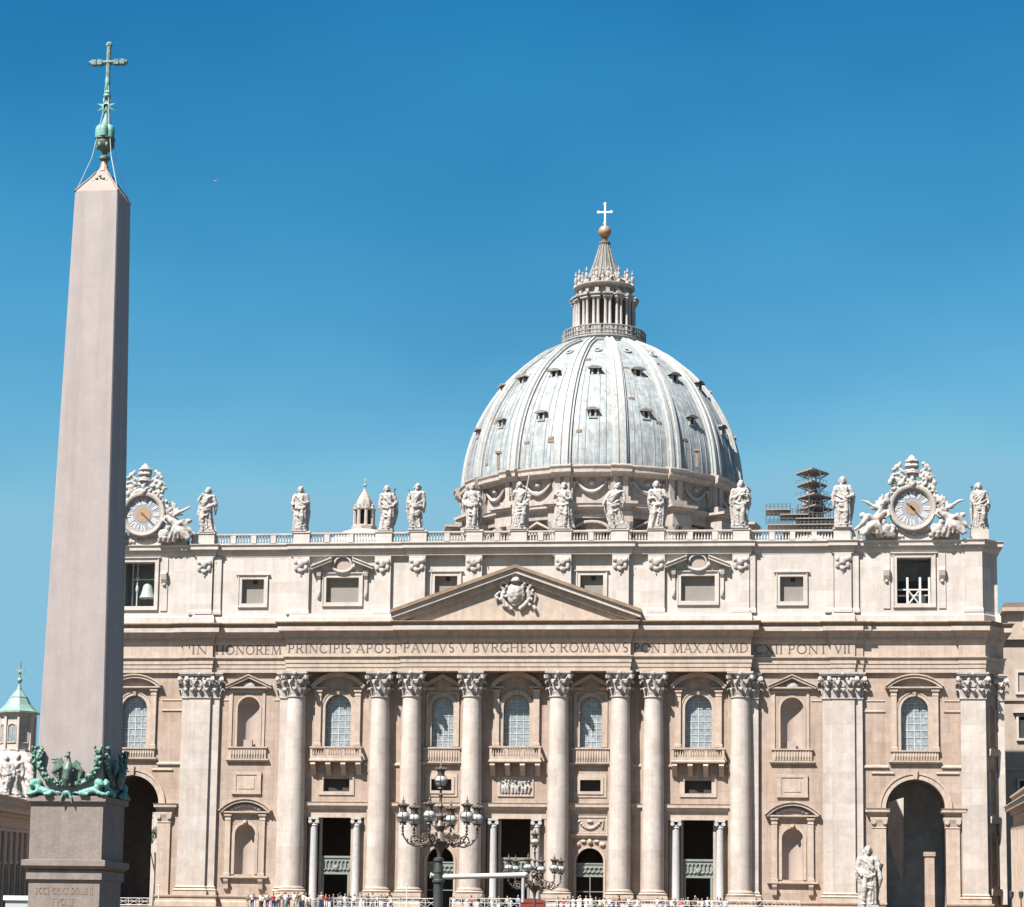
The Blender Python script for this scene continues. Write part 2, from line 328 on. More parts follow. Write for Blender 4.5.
def text_mb(txt,x0,x1,z0,h,y,words=False):
    wd=sum(GL[c][0] for c in txt)+.10*(len(txt)-1); sx=(x1-x0)/wd; mb=MB(); x=0; k=0; out=[mb]
    for c in txt:
        w_,st,sf=GL[c]
        if words and c=='·': mb=MB(); out.append(mb)
        def P(p): return (x0+(x+p[0])*sx,z0+p[1]*h)
        for pts,t in st:
            pts=[P(p) for p in pts]; k+=1; yy=y-.0008*(k%7)
            for a,b in zip(pts,pts[1:]):
                d=Vector((b[0]-a[0],b[1]-a[1])); 
                if d.length<1e-6: continue
                d.normalize(); q=Vector((-d.y,d.x))*t*h/2; e=d*t*h*.12
                mb.add([(a[0]-e.x-q.x,yy,a[1]-e.y-q.y),(b[0]+e.x-q.x,yy,b[1]+e.y-q.y),(b[0]+e.x+q.x,yy,b[1]+e.y+q.y),(a[0]-e.x+q.x,yy,a[1]-e.y+q.y)],[(0,1,2,3)])
        for p in sf:
            a=P(p); s=h*.13; t=h*.035; zz=a[1]+(t if p[1]<.5 else -t); yy=y-.007
            mb.add([(a[0]-s,yy,zz-t),(a[0]+s,yy,zz-t),(a[0]+s,yy,zz+t),(a[0]-s,yy,zz+t)],[(0,1,2,3)])
        x+=w_+.10
    return out if words else mb
LZ,LH=37.02,1.13
for txt,xa,xb,y in (('IN',-40.55,-38.55,-.02),('HONOREM',-37.6,-29.3,.38),('PRINCIPIS·APOST',-28.2,-14.3,-.97),('PAVLVS·V·BVRGHESIVS·ROMANVS',-13.75,13.7,-1.52),('PONT·MAX·AN·MD',14.3,28.05,-.97),('CXII·PONT',28.75,37.5,.38),('VII',38.3,40.2,-.02)):
    for wmb in text_mb(txt,xa,xb,LZ,LH,y-.012,True): part('inscription',wmb,'letter',e_)
# pediment ------------------------------------------------------------------------
pd=MB(); pd.prism([(-13.4,40.9),(13.4,40.9),(0,47.15)],-1.52,.6)
ped=part('pediment',pd,'trim')
def chev(a,b,y0,y1,hw=15.3,base=40.80):
    "raking band between heights a..b above the sloping line"
    sl_=(46.35-base)/hw; s=MB()
    for sg in(-1,1):
        q=[(sg*hw,base+a),(0,46.35+a),(0,46.35+b),(sg*hw,base+b)]
        if sg>0: q=q[::-1]
        s.prism(q[::-1] if False else q,y0,y1)
    return s
def chev2(a,b,y0,y1,hw,cut=40.80):
    s=MB(); zt=46.20; k=(zt-40.80)/15.0
    for sg in(-1,1):
        xa=min(hw,(zt+a-cut)/k); xb=min(hw,(zt+b-cut)/k)
        q=[(0,zt+a),(sg*xa,zt+a-k*xa),(sg*xb,zt+b-k*xb),(0,zt+b)]
        if sg>0: q=q
        s.prism(q,y0,y1)
    return s
part('raking_bed_moulding',chev2(-.35,.38,-2.0,.58,15.0),'trim',ped)
part('raking_corona',chev2(.381,1.0,-2.5,.57,15.2),'col',ped)
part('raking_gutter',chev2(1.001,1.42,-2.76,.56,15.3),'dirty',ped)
# main wall -----------------------------------------------------------------------
holes=[];dep=[]
def hole(l,d): holes.append(l); dep.append(d)
B5,B4,B3,B1=47.75,33.27,22.05,9.08
for s in(-1,1):
    hole(arch(s*B5,1.6,25.45,30.35),.75)                 # outer windows
    hole(arch(s*B5,3.48,TZ+.02,18.55,20),1.2)                # great side arches
    hole(arch(s*B4,1.4,25.6,30.4),.02); hole(arch(s*B4,1.27,10.0,14.85),.02)
    hole(arch(s*B3,1.6,25.7,30.5),.8); hole(rect(s*B3-1.6,s*B3+1.6,20.2,21.75),.7)
    hole(rect(s*B3-3.55,s*B3+3.55,TZ+.02,17.6),1.6)
    hole(arch(s*B1,1.33,25.7,30.55),.8); hole(rect(s*B1-1.3,s*B1+1.3,20.2,21.85),.7)
    hole(arch(s*B1,1.65,TZ+.02,11.9),.9)
hole(arch(0,1.6,25.8,30.55),.8); hole(rect(-3.55,3.55,TZ+.02,17.6),1.6)
mw=MB().wall(-56.1,56.1,TZ,34.75,WY,holes,dep)
for s in(-1,1): # splayed corners with return walls
    pts=[(56.1,WY),(57.6,2.6),(58.2,2.6),(58.2,21)]
    for a,b in zip(pts,pts[1:]):
        q=[(s*a[0],a[1],TZ),(s*b[0],b[1],TZ),(s*b[0],b[1],34.75),(s*a[0],a[1],34.75)]; mw.add(q,[(0,1,2,3) if s>0 else (3,2,1,0)])
    mw.add([(s*41.9,21,TZ),(s*30,21,TZ),(s*30,21,34.75),(s*41.9,21,34.75)],[(0,1,2,3) if s>0 else (3,2,1,0)])
fw=part('facade_wall',mw,'wall')
# niche back shells
def nicheback(xc,hw,z0,zs,depth,name='niche'):
    n=12; s=MB(); vs=[];fs=[]
    rows=[(z0,1)]+[(zs,1)]+[(zs+hw*math.sin(pi/2*i/6),math.cos(pi/2*i/6)) for i in range(1,7)]
    for z,k in rows:
        for j in range(n+1):
            a=pi*j/n; vs.append((xc-hw*math.cos(a)*k,WY+.02+depth*math.sin(a)*k,z))
    for i in range(len(rows)-1):
        for j in range(n): fs.append((i*(n+1)+j,i*(n+1)+j+1,(i+1)*(n+1)+j+1,(i+1)*(n+1)+j))
    s.add(vs,fs)
    s.add([(xc-hw,WY+.02,z0+.002),(xc+hw,WY+.02,z0+.002)]+[(xc+hw*math.cos(pi*j/n),WY+.02+depth*math.sin(pi*j/n),z0+.002) for j in range(1,n)],[tuple(range(n+1))])
    return s
# stepped pilaster backing, plinths and string courses
def zprof(z0,z1,o=0): return [(o-1.2,z0),(o,z0),(o,z1),(o-1.2,z1)]
def pilaster(xa,xb,y,name='pilaster'):
    s=MB(); s.box(xa,xb,y,WY+.01,8.55,31.7)
    p=part(name,s,'col'); 
    b=MB(); b.molding([(xa,WY+.01),(xa,y),(xb,y),(xb,WY+.01)],[(-.2,7.4),(.34,7.4),(.34,7.82),(.24,7.86),(.36,8.0),(.24,8.16),(.1,8.2),(.18,8.36),(.0,8.56)],False); part('base',b,'trim',p)
    return p
def leafp(r,z0,h,out): return [(r+.02,z0),(r+.06,z0+h*.45),(r+.14,z0+h*.8),(r+.16+out*.6,z0+h),(r+.16+out*1.2,z0+h*.93),(r+.16+out*1.35,z0+h*.72)]
def capmesh(r0,hgt=3.1):
    s=MB(); s.lathe([(r0+.02,-.06),(r0+.14,0),(r0+.14,.12),(r0+.02,.16)],n=24)
    s.lathe([(r0*.97,.1),(r0*.97,1.2),(r0*1.05,2.2),(r0*1.3,2.72)],n=24)
    for row,(z0,h,out,k,off) in enumerate(((.14,1.0,.3,8,0),(.5,1.55,.36,8,pi/8))):
        for i in range(k):
            a=2*pi*i/k+off+pi/2; d=Vector((math.cos(a),math.sin(a),0)); sd_=Vector((-d.y,d.x,0))
            s.ribbon([d*r+Vector((0,0,z)) for r,z in leafp(r0*.96,z0,h,out)],[.5,.58,.6,.58,.46,.2],[.08,.10,.12,.14,.16,.1],sd_)
    A=r0*1.62
    for i in range(4):
        a=pi/4+i*pi/2; d=Vector((math.cos(a),math.sin(a),0)); sd_=Vector((-d.y,d.x,0))
        s.ribbon([d*(r0+.05)+Vector((0,0,1.5)),d*(r0+.2)+Vector((0,0,2.1)),d*(A*1.05)+Vector((0,0,2.62)),d*(A*1.22)+Vector((0,0,2.5)),d*(A*1.22)+Vector((0,0,2.2))],[.2,.3,.34,.34,.3],[.14,.16,.2,.26,.2],sd_)
        c=d*(A*1.12)+Vector((0,0,2.3)); s.ball(c,(.26,.26,.28),8)
        a=i*pi/2; d=Vector((math.cos(a),math.sin(a),0)); s.ball(d*(A*.86)+Vector((0,0,2.86)),(.27,.27,.27),8)
        for sg in(-1,1):
            sd2=Vector((-d.y,d.x,0)); s.ball(d*(r0*1.18)+sd2*sg*.32+Vector((0,0,2.35)),(.17,.17,.2),6)
    # concave abacus
    pts=[]
    for i in range(4):
        a0=pi/4+i*pi/2; c0=Vector((math.cos(a0),math.sin(a0)))*A*1.3; a1=a0+pi/2; c1=Vector((math.cos(a1),math.sin(a1)))*A*1.3
        for t in (.04,.25,.5,.75,.96):
            p=c0.lerp(c1,t); p*=1-.16*math.sin(pi*t)*1.0; pts.append(p)
    n=len(pts)
    for (k,za,zb) in((.94,2.72,2.85),(1.0,2.852,hgt)):
        s.add([(p.x*k,p.y*k,za) for p in pts]+[(p.x*k,p.y*k,zb) for p in pts],[tuple(range(n))[::-1],tuple(range(n,2*n))]+[(i,(i+1)%n,(i+1)%n+n,i+n) for i in range(n)])
    return s.mesh('capital')
def pilcap(xa,xb,y,yb,parent,full=True):
    s=MB(); w_=xb-xa; xc=(xa+xb)/2
    s.box(xa,xb,y,yb,31.55,34.5)
    s.molding([(xa,yb),(xa,y),(xb,y),(xb,yb)],[(0,31.5),(.12,31.56),(.12,31.7),(0,31.76)],False)
    s.molding([(xa,yb),(xa,y),(xb,y),(xb,yb)],[(.1,34.3),(.34,34.36),(.34,34.5),(.42,34.52),(.42,34.735),(-.1,34.735)],False)
    k=max(1,round(w_/.95))
    for row,(z0,h,out,kk) in enumerate(((31.74,1.0,.3,k),(32.1,1.55,.36,max(1,k-1) if k>1 else 1))):
        for i in range(kk):
            x=xa+w_*(i+.5)/kk
            s.ribbon([(x,y-(r-1),z) for r,z in leafp(1,z0,h,out)],[.5,.58,.62,.6,.48,.2],[.08,.10,.12,.14,.16,.1],(1,0,0))
    for sg,x in((-1,xa),(1,xb)):
        s.ribbon([(x-sg*.25,y-.1,33.1),(x-sg*.1,y-.2,33.7),(x+sg*.32,y-.45,34.1),(x+sg*.42,y-.5,33.75)],[.3,.34,.34,.3],[.16,.2,.26,.2],(1,0,0))
        s.ball((x+sg*.28,y-.38,33.8),(.28,.26,.3),8)
        for z0,h,out in((31.74,1.0,.3),(32.1,1.55,.36)):
            s.ribbon([(x+sg*(r-1),(y+yb)/2 if yb-y<1.2 else y+.5,z) for r,z in leafp(1,z0,h,out)],[.5,.6,.5,.4,.3,.2],[.10,.12,.14,.16,.18,.1],(0,1,0))
    if full:
        s.ball((xc,y-.42,34.5),.24,8)
        for sg in(-1,1):
            s.ball((xc+sg*w_*.17,y-.26,33.85),(.2,.16,.24),6)
            s.ribbon([(xc+sg*.1,y-.08,33.0),(xc+sg*w_*.2,y-.16,33.6),(xc+sg*w_*.22,y-.2,34.0)],.18,.2,(1,0,0))
    return part('capital',s,'carve',parent)
for s in(-1,1):
    o1=(37.97,40.66); 
    a,b=(o1 if s>0 else (-o1[1],-o1[0]))
    p=pilaster(a,b,0.); pilcap(a,b,0,WY,p)
    for xa,xb,yy in((36.9,37.97,.35),(40.66,41.6,.3)):
        a,b=(xa,xb) if s>0 else (-xb,-xa); p=pilaster(a,b,yy); pilcap(a,b,yy,WY,p,False)
    a,b=(53.15,56.05) if s>0 else (-56.05,-53.15); p=pilaster(a,b,.15); pilcap(a,b,.15,WY,p)
    a,b=(28.1,29.25) if s>0 else (-29.25,-28.1); p=pilaster(a,b,.25); pilcap(a,b,.25,WY,p,False)
    a,b=(14.9,15.6) if s>0 else (-15.6,-14.9)
    # splay corner: pilaster strip beyond it
    a,b=(57.62,58.42) if s>0 else (-58.42,-57.62); p=part('pilaster',MB().box(a,b,2.2,3.2,7.4,31.7),'col')
    pilcap(a,b,2.2,3.2,p,False)
# columns
cs=MB(); prof=[]
for i in range(13):
    t=i/12; prof.append((1.31-.20*max(0,(t-.25)/.75)**1.6,8.6+t*(31.62-8.6)))
cs.lathe([(1.45,8.45),(1.45,8.52),(1.36,8.58)]+prof,n=40); colmesh=cs.mesh('column'); 
cb=MB(); cb.box(-1.78,1.78,-1.78,1.78,7.45,7.9); cb.lathe([(1.5,7.9)]+[(1.56+.19*math.sin(pi*i/6),7.9+.34*i/6) for i in range(7)]+[(1.5,8.26),(1.42,8.3)]+[(1.46+.09*math.sin(pi*i/4),8.3+.15*i/4) for i in range(5)],n=40); cbm=cb.mesh('base')
ccm=capmesh(1.1)
for x in(5.28,12.72,16.7,27.15):
    for s in(-1,1):
        cy_=-.42 if x<14 else .13
        c=obj('column',colmesh,M_['col'],B,Vector((s*x,cy_,0))+BO,True)
        obj('base',cbm,M_['trim'],c,(0,0,0),True); obj('capital',ccm,M_['carve'],c,(0,0,31.62))
# engaged responds behind the columns
for s in(-1,1):
    for x in(5.28,12.72,16.7,27.15): part('wall_pilaster',MB().box(s*x-1.5,s*x+1.5,WY-.3,WY+.01,7.4,34.73),'wall')
# plinth course
PL=[(0,-1.75),(15.0,-1.75),(15.0,-1.2),(28.9,-1.2),(28.9,.3),(36.5,.3),(36.5,-.4),(42,-.4),(42,.25),(44.0,.25)]
def seg_plan(a,b,y): return [(a,WY+1),(a,y),(b,y),(b,WY+1)]
segs=[]
for s in(-1,1):
    segs+=[(s,3.75,6.95,-2.52),(s,11.0,18.35,-2.52),(s,25.75,36.4,-2.0),(s,36.42,44.15,-.42),(s,51.35,56.5,-.3)]
for s,a,b,y in segs:
    if (a,b)==(11.0,18.35):
        pln=[(11.0,WY+1),(11.0,-2.52),(14.95,-2.52),(14.95,-2.0),(18.35,-2.0),(18.35,WY+1)]
    elif (a,b)==(25.75,36.4): pln=[(25.75,WY+1),(25.75,-2.0),(29.0,-2.0),(29.0,.35),(36.4,.35),(36.4,WY+1)]
    elif a==36.42: pln=[(36.42,WY+1),(36.42,-.42),(41.95,-.42),(41.95,.3),(44.15,.3),(44.15,WY+1)]
    else: pln=seg_plan(a,b,y)
    if s<0: pln=mirror(pln)
    part('plinth',MB().molding(pln,[(.1,TZ),(.1,6.6),(0,6.7),(0,7.1),(.12,7.16),(.16,7.3),(.16,7.40),(-2.2,7.44)],False),'trim')
# string course between portals and balconies
def bays(x0,x1,y,prof,names=None):
    for s in(-1,1):
        a,b=(x0,x1) if s>0 else (-x1,-x0); part('string_course',MB().molding(seg_plan(a,b,y),prof),'trim')
SP=[(-.3,17.55),(0,17.55),(.02,18.0),(.1,18.05),(.36,18.42),(.5,18.44),(.5,18.72),(.58,18.9),(-.3,18.95)]
for a,b in((6.4,11.6),(13.8,15.6),(17.85,26.0)): bays(a,b,WY-.05,SP)
part('string_course',MB().molding(seg_plan(-4.1,4.1,WY-.05),SP),'trim')
SQ=[(-.3,23.3),(0,23.3),(.16,23.38),(.16,23.55),(0,23.7),(-.3,23.7)]
for a,b in((6.45,7.0),(13.8,15.6),(17.85,18.6),(25.5,26.0),(41.65,44.5),(51.0,53.1)): bays(a,b,WY-.05,SQ)
SQ2=[(-.3,30.0),(0,30.0),(.1,30.05),(.1,30.2),(0,30.25),(-.3,30.25)]
for a,b in((41.65,44.2),(51.3,53.1)): bays(a,b,WY-.02,SQ2)
SQ3=[(-.3,31.3),(0,31.3),(.06,31.35),(.06,31.45),(0,31.5),(-.3,31.5)]
for a,b in((41.65,44.2),(51.3,53.1),(28.3,30.0),(35.6,37.9)): bays(a,b,WY-.02,SQ3)
# ---- window builders
def seg_ped(s,xc,hw,z0,rise,y,out,thick=.34,n=16):
    R=(hw*hw+rise*rise)/(2*rise); cz=z0+rise-R; a=math.asin(hw/R)
    def arcpts(r,hw_): return [(xc+r*math.sin(-a+2*a*i/n),cz+r*math.cos(-a+2*a*i/n)) for i in range(n+1)]
    for (ra,rb,yo) in((R-thick,R,out),(R+.001,R+.16,out+.14)):
        A=arcpts(ra,hw);Bp=arcpts(rb,hw)
        vs=[(p[0],y-yo,p[1]) for p in A]+[(p[0],y-yo,p[1]) for p in Bp]+[(p[0],y,p[1]) for p in A]+[(p[0],y,p[1]) for p in Bp]; m_=n+1
        fs=[]
        for i in range(n): fs+=[(i,i+1,m_+i+1,m_+i),(m_+i,m_+i+1,3*m_+i+1,3*m_+i),(i+1,i,2*m_+i,2*m_+i+1)]
        fs+=[(0,m_,3*m_,2*m_),(n,2*m_+n,3*m_+n,m_+n)]
        s.add(vs,fs)
def tri_ped(s,xc,hw,z0,rise,y,out,thick=.34):
    k=rise/hw
    for a,b,yo in((-thick,0,out),(.001,.15,out+.14)):
        for sg in(-1,1):
            q=[(xc,z0+rise+a),(xc+sg*hw,z0+a),(xc+sg*hw,z0+b),(xc,z0+rise+b)]
            s.prism(q,y-yo,y)
def pedestal_cornice(s,xa,xb,z,y,out): s.molding([(xa,y),(xa,y-.02),(xb,y-.02),(xb,y)],[(0,z),(out*.35,z+.08),(out*.4,z+.14),(out,z+.18),(out,z+.36),(-.1,z+.40)],False)
def glazing(xc,hw,z0,zs,y,parent,nx=4,nz=8):
    g=MB(); l=arch(xc,hw,z0,zs); g.add([(a,y,b) for a,b in l],[tuple(range(len(l)))]); part('pane',g,'glass',parent)
    b=MB(); H_=zs+hw-z0
    for i in range(1,nx):
        x=xc-hw+2*hw*i/nx; zt=zs+math.sqrt(max(0,hw*hw-(x-xc)**2)); t=.05 if i!=nx/2 else .07; b.box(x-t/1.5,x+t/1.5,y-.06,y-.01,z0,zt)
    for i in range(1,nz):
        z=z0+H_*i/nz; ww=hw if z<zs else math.sqrt(max(0,hw*hw-(z-zs)**2)); b.box(xc-ww,xc+ww,y-.05,y-.012,z-.035,z+.035)
    part('glazing_bars',b,'lead',parent)
def balcony(xc,hw,z0,z1,y,out,parent,brk=4,bz=.95):
    s=MB(); P=[(xc-hw,y),(xc-hw,y-out),(xc+hw,y-out),(xc+hw,y)]
    s.molding(P,[(-.5,z0),(0,z0),(.1,z0+.08),(.1,z0+.26),(-.0,z0+.34),(-.0,z0+.72),(-.5,z0+.72)],False)
    s.box(xc-hw,xc+hw,y-out,y,z0+.001,z0+.30)
    s.molding(P,[(-.22,z1-.26),(.04,z1-.26),(.08,z1-.16),(.08,z1),(-.26,z1)],False)
    for x in(xc-hw,xc-hw*.36,xc+hw*.36-.28,xc+hw-.28): s.box(x,x+.28,y-out,y-out+.26,z0+.72,z1-.2)
    n=int(hw*2/.3)
    for i in range(n):
        x=xc-hw+(i+.5)*2*hw/n; s.tube([(x,y-out+.12,z0+.7),(x,y-out+.12,z0+1.0),(x,y-out+.12,z0+1.3),(x,y-out+.12,z1-.2)],[.06,.10,.06,.05],6)
    b=part('balcony',s,'trim',parent)
    for i in range(brk):
        x=xc-hw+.35+(2*hw-.7)*i/(brk-1); q=MB(); q.ribbon([(x,y,z0-bz*1.6),(x,y-.2,z0-bz*1.5),(x,y-out*.55,z0-bz*.7),(x,y-out*.9,z0-.22),(x,y-out*.9,z0)],.6,[.15,.3,.42,.4,.1],(1,0,0)); q.box(x-.29,x+.29,y-out*.85,y,z0-.3,z0); part('bracket',q,'trim',parent)
    return b
def apron(xc,hw,z0,z1,y,out,parent):
    s=MB(); P=[(xc-hw,y),(xc-hw,y-out),(xc+hw,y-out),(xc+hw,y)]
    s.molding([(xc-hw-.2,y),(xc-hw-.2,y-out),(xc+hw+.2,y-out),(xc+hw+.2,y)],[(-.2,z0),(.0,z0),(.14,z0+.2),(.14,z0+.36),(-.2,z0+.42)])
    s.molding(P,[(-.1,z0+.42),(0,z0+.42),(0,z1-.3),(.1,z1-.22),(.14,z1-.16),(.14,z1),(-.1,z1)])
    n=int(hw*2/.34)
    for i in range(n):
        x=xc-hw+.2+(i+.5)*(2*hw-.4)/n; s.tube([(x,y-out-.03,z0+.5),(x,y-out-.06,z0+.9),(x,y-out-.03,z1-.3)],[.06,.11,.05],6)
    return part('balustrade',s,'trim',parent)
def frame_arch(xc,hw,z0,zs,y,t=.38,out=.14,name='window'):
    s=MB(); band(arch(xc,hw,z0,zs),arch(xc,hw+t,z0,zs),s,y-out,y+.02); band(arch(xc,hw+t+.001,z0,zs),arch(xc,hw+t+.14,z0,zs),s,y-out-.07,y+.02)
    return part(name,s,'trim')
def keystone(s,xc,z,y,w_=.4,h=.7): s.add([(xc-w_*.35,y-.32,z),(xc+w_*.35,y-.32,z),(xc+w_*.55,y-.42,z+h),(xc-w_*.55,y-.42,z+h),(xc-w_*.35,y,z),(xc+w_*.35,y,z),(xc+w_*.55,y,z+h),(xc-w_*.55,y,z+h)],[(0,1,2,3),(1,5,6,2),(4,0,3,7),(3,2,6,7),(0,4,5,1)])
def jamb(xa,xb,z0,z1,y,out,parent):
    s=MB(); s.box(xa,xb,y-out,y+.01,z0,z1); s.molding(seg_plan2(xa,xb,y,out),[(0,z0),(.08,z0),(.08,z0+.35),(0,z0+.4)],False)
    s.molding(seg_plan2(xa,xb,y,out),[(0,z1-.75),(.05,z1-.7),(.05,z1-.6),(0,z1-.55),(.02,z1-.3),(.12,z1-.22),(.14,z1-.1),(.14,z1-.002)],False)
    return part('jamb_pilaster',s,'trim',parent)
def seg_plan2(xa,xb,y,out): return [(xa,y),(xa,y-out),(xb,y-out),(xb,y)]
def big_window(xc,hw,z0,zs,kind,projecting,y=WY):
    w_=frame_arch(xc,hw,z0,zs,y)
    glazing(xc,hw,z0,zs,y+.72,w_)
    k=MB(); keystone(k,xc,zs+hw-.02,y,.42,.5); part('keystone',k,'trim',w_)
    return w_
for s in(-1,1):
    # outer bays
    w_=big_window(s*B5,1.6,25.45,30.35,'seg',False)
    for sg in(-1,1): x=s*B5+sg*2.45; jamb(x-.34,x+.34,25.45,32.7,WY,.34,w_)
    p=MB(); pedestal_cornice(p,s*B5-2.9,s*B5+2.9,32.7,WY,.55); seg_ped(p,s*B5,3.35,33.08,1.35,WY,.62); part('window_pediment',p,'trim',w_)
    apron(s*B5,2.75,23.85,25.45,WY,.3,w_)
    # arch
    a=MB(); band(arch(s*B5,3.48,18.55,18.55,20),arch(s*B5,4.05,18.55,18.55,20),a,WY-.12,WY+.02); band(arch(s*B5,4.051,18.55,18.55,20),arch(s*B5,4.32,18.55,18.55,20),a,WY-.22,WY+.02)
    ar=part('side_arch',a,'trim'); k=MB(); keystone(k,s*B5,22.05,WY,.62,1.05); part('keystone',k,'trim',ar)
    for sg in(-1,1):
        x0,x1=(s*B5+3.44,s*B5+5.5) if sg>0 else (s*B5-5.5,s*B5-3.44)
        i_=MB(); i_.molding([(x0,WY+1.2),(x0,WY-.3),(x1,WY-.3),(x1,WY+.01)],[(-.3,17.5),(0,17.5),(.08,17.6),(.12,17.9),(.4,18.1),(.4,18.35),(.5,18.55),(-.4,18.6)]); part('impost',i_,'trim',ar)
        x0,x1=(s*B5+3.48,s*B5+5.1) if sg>0 else (s*B5-5.1,s*B5-3.48)
        i_=MB(); i_.box(x0,x1,WY-.26,WY+1.0,7.4,16.2); 
        i_.molding([(x0,WY+1),(x0,WY-.26),(x1,WY-.26),(x1,WY+.01)],[(0,16.2),(.08,16.25),(.02,16.35),(.1,16.8),(.22,17.2),(.22,17.499)],False)
        for sg2 in(-1,1): i_.lathe([(.001,0),(.26,0),(.26,.3),(.001,.3)],c=(0,0,0),n=3) if False else i_.tube([((x0+x1)/2+sg2*(x1-x0)*.42,WY-.5,16.95),((x0+x1)/2+sg2*(x1-x0)*.42,WY-.2,16.95)],[.3,.3],12)
        part('arch_pilaster',i_,'trim',ar)
    sp_=MB()
    for sg in(-1,1):
        x0,x1=(s*B5+2.6,s*B5+5.0) if sg>0 else (s*B5-5.0,s*B5-2.6)
        sp_.molding(seg_plan2(x0,x1,WY,.02),[(0,22.6),(.14,22.68),(.14,22.8),(0,22.88)],False)
    part('spandrel_moulding',sp_,'trim',ar)
    # niche bay
    n_=part('niche',nicheback(s*B4,1.4,25.6,30.4,1.15),'niche',None,'full')
    f=MB(); band(arch(s*B4,1.4,25.6,30.4),arch(s*B4,1.62,25.6,30.4),f,WY-.08,WY+.01)
    f.molding([(s*B4-2.05,WY),(s*B4-2.05,WY-.14),(s*B4-2.52,WY-.14),(s*B4-2.52,WY)],[(0,25.6),(0,32.6)],False); f.molding([(s*B4+1.72,WY),(s*B4+1.72,WY-.14),(s*B4+2.05,WY-.14),(s*B4+2.05,WY)],[(0,25.6),(0,32.6)],False)
    f.box(s*B4-2.05,s*B4+2.05,WY-.141,WY,32.3,32.62); part('niche_frame',f,'trim',n_)
    p=MB(); pedestal_cornice(p,s*B4-2.25,s*B4+2.25,32.65,WY,.5); tri_ped(p,s*B4,2.85,33.1,1.3,WY,.6); part('niche_pediment',p,'trim',n_)
    sh=MB(); sh.ball((s*B4,WY-.15,33.2),(.75,.2,.5),12); sh.ball((s*B4-.6,WY-.15,32.9),(.35,.15,.2),8); sh.ball((s*B4+.6,WY-.15,32.9),(.35,.15,.2),8); part('shell',sh,'carve',n_)
    pb=MB(); pb.box(s*B4-.6,s*B4+.45,WY+.2,WY+.8,25.62,26.5); part('pedestal_block',pb,'niche',n_)
    apron(s*B4,2.35,23.75,25.6,WY,.26,n_)
    q=MB(); q.molding(seg_plan2(s*B4-1.6,s*B4+1.6,WY,.1),[(0,19.8),(.06,19.82),(.06,22.5),(0,22.52)],False)
    for z0,z1,k in((19.78,20.1,1.85),(22.15,22.5,1.85)): q.box(s*B4-k,s*B4+k,WY-.24,WY,z0,z1)
    for sg in(-1,1): q.box(s*B4+sg*1.55-.27,s*B4+sg*1.55+.27,WY-.235,WY,20.1,22.15)
    q.box(s*B4-1.0,s*B4+1.0,WY-.21,WY,20.42,21.83); part('relief_panel',q,'trim')
    n2=part('niche',nicheback(s*B4,1.27,10.0,14.85,1.1),'niche',None,'full')
    f=MB(); band(arch(s*B4,1.27,10.0,14.85),arch(s*B4,1.62,10.0,14.85),f,WY-.1,WY+.01); keystone(f,s*B4,16.0,WY,.4,.6); f.ball((s*B4,WY-.4,16.3),.25,8)
    part('niche_frame',f,'trim',n2)
    for sg in(-1,1):
        x=s*B4+sg*2.15; j=jamb(x-.33,x+.33,9.75,17.3,WY,.3,n2)
        b_=MB(); b_.ribbon([(x,WY,8.15),(x,WY-.25,8.3),(x,WY-.3,8.8),(x,WY-.5,9.2),(x,WY-.5,9.4)],.55,.3,(1,0,0)); part('bracket',b_,'trim',n2)
    p=MB(); pedestal_cornice(p,s*B4-2.7,s*B4+2.7,17.3,WY,.5); seg_ped(p,s*B4,3.2,17.68,1.45,WY,.6); part('niche_pediment',p,'trim',n2)
    r=MB(); rnd=random.Random(4)
    for i in range(9): 
        t=(i-4)/4; r.ball((s*B4+t*1.7,WY-.14,17.95+.45*(1-t*t)),(.28,.16,.22),7)
    part('carved_garland',r,'carve',n2)
    f=MB(); pedestal_cornice(f,s*B4-2.6,s*B4+2.6,9.38,WY,.42); part('sill',f,'trim',n2)
    # bay 3 window and portal
    w_=big_window(s*B3,1.6,25.7,30.5,'seg',True)
    for sg in(-1,1): x=s*B3+sg*2.45; jamb(x-.36,x+.36,25.7,32.6,WY,.4,w_)
    p=MB(); pedestal_cornice(p,s*B3-2.85,s*B3-2.0,32.6,WY,.5); pedestal_cornice(p,s*B3+2.0,s*B3+2.85,32.6,WY,.5); seg_ped(p,s*B3,3.3,33.0,1.6,WY,.75); part('window_pediment',p,'trim',w_)
    balcony(s*B3,3.15,23.75,25.6,WY,1.15,w_)
    f=MB(); 
    for xa,xb,za,zb in((-2.2,2.2,19.75,20.15),(-2.2,-1.62,20.15,22.4),(1.62,2.2,20.15,22.4)): f.box(s*B3+xa,s*B3+xb,WY-.12,WY,za,zb)
    v=part('vent_frame',f,'trim'); part('opening',MB().box(s*B3-1.62,s*B3+1.62,WY+.6,WY+.7,20.15,21.8),'dark',v)
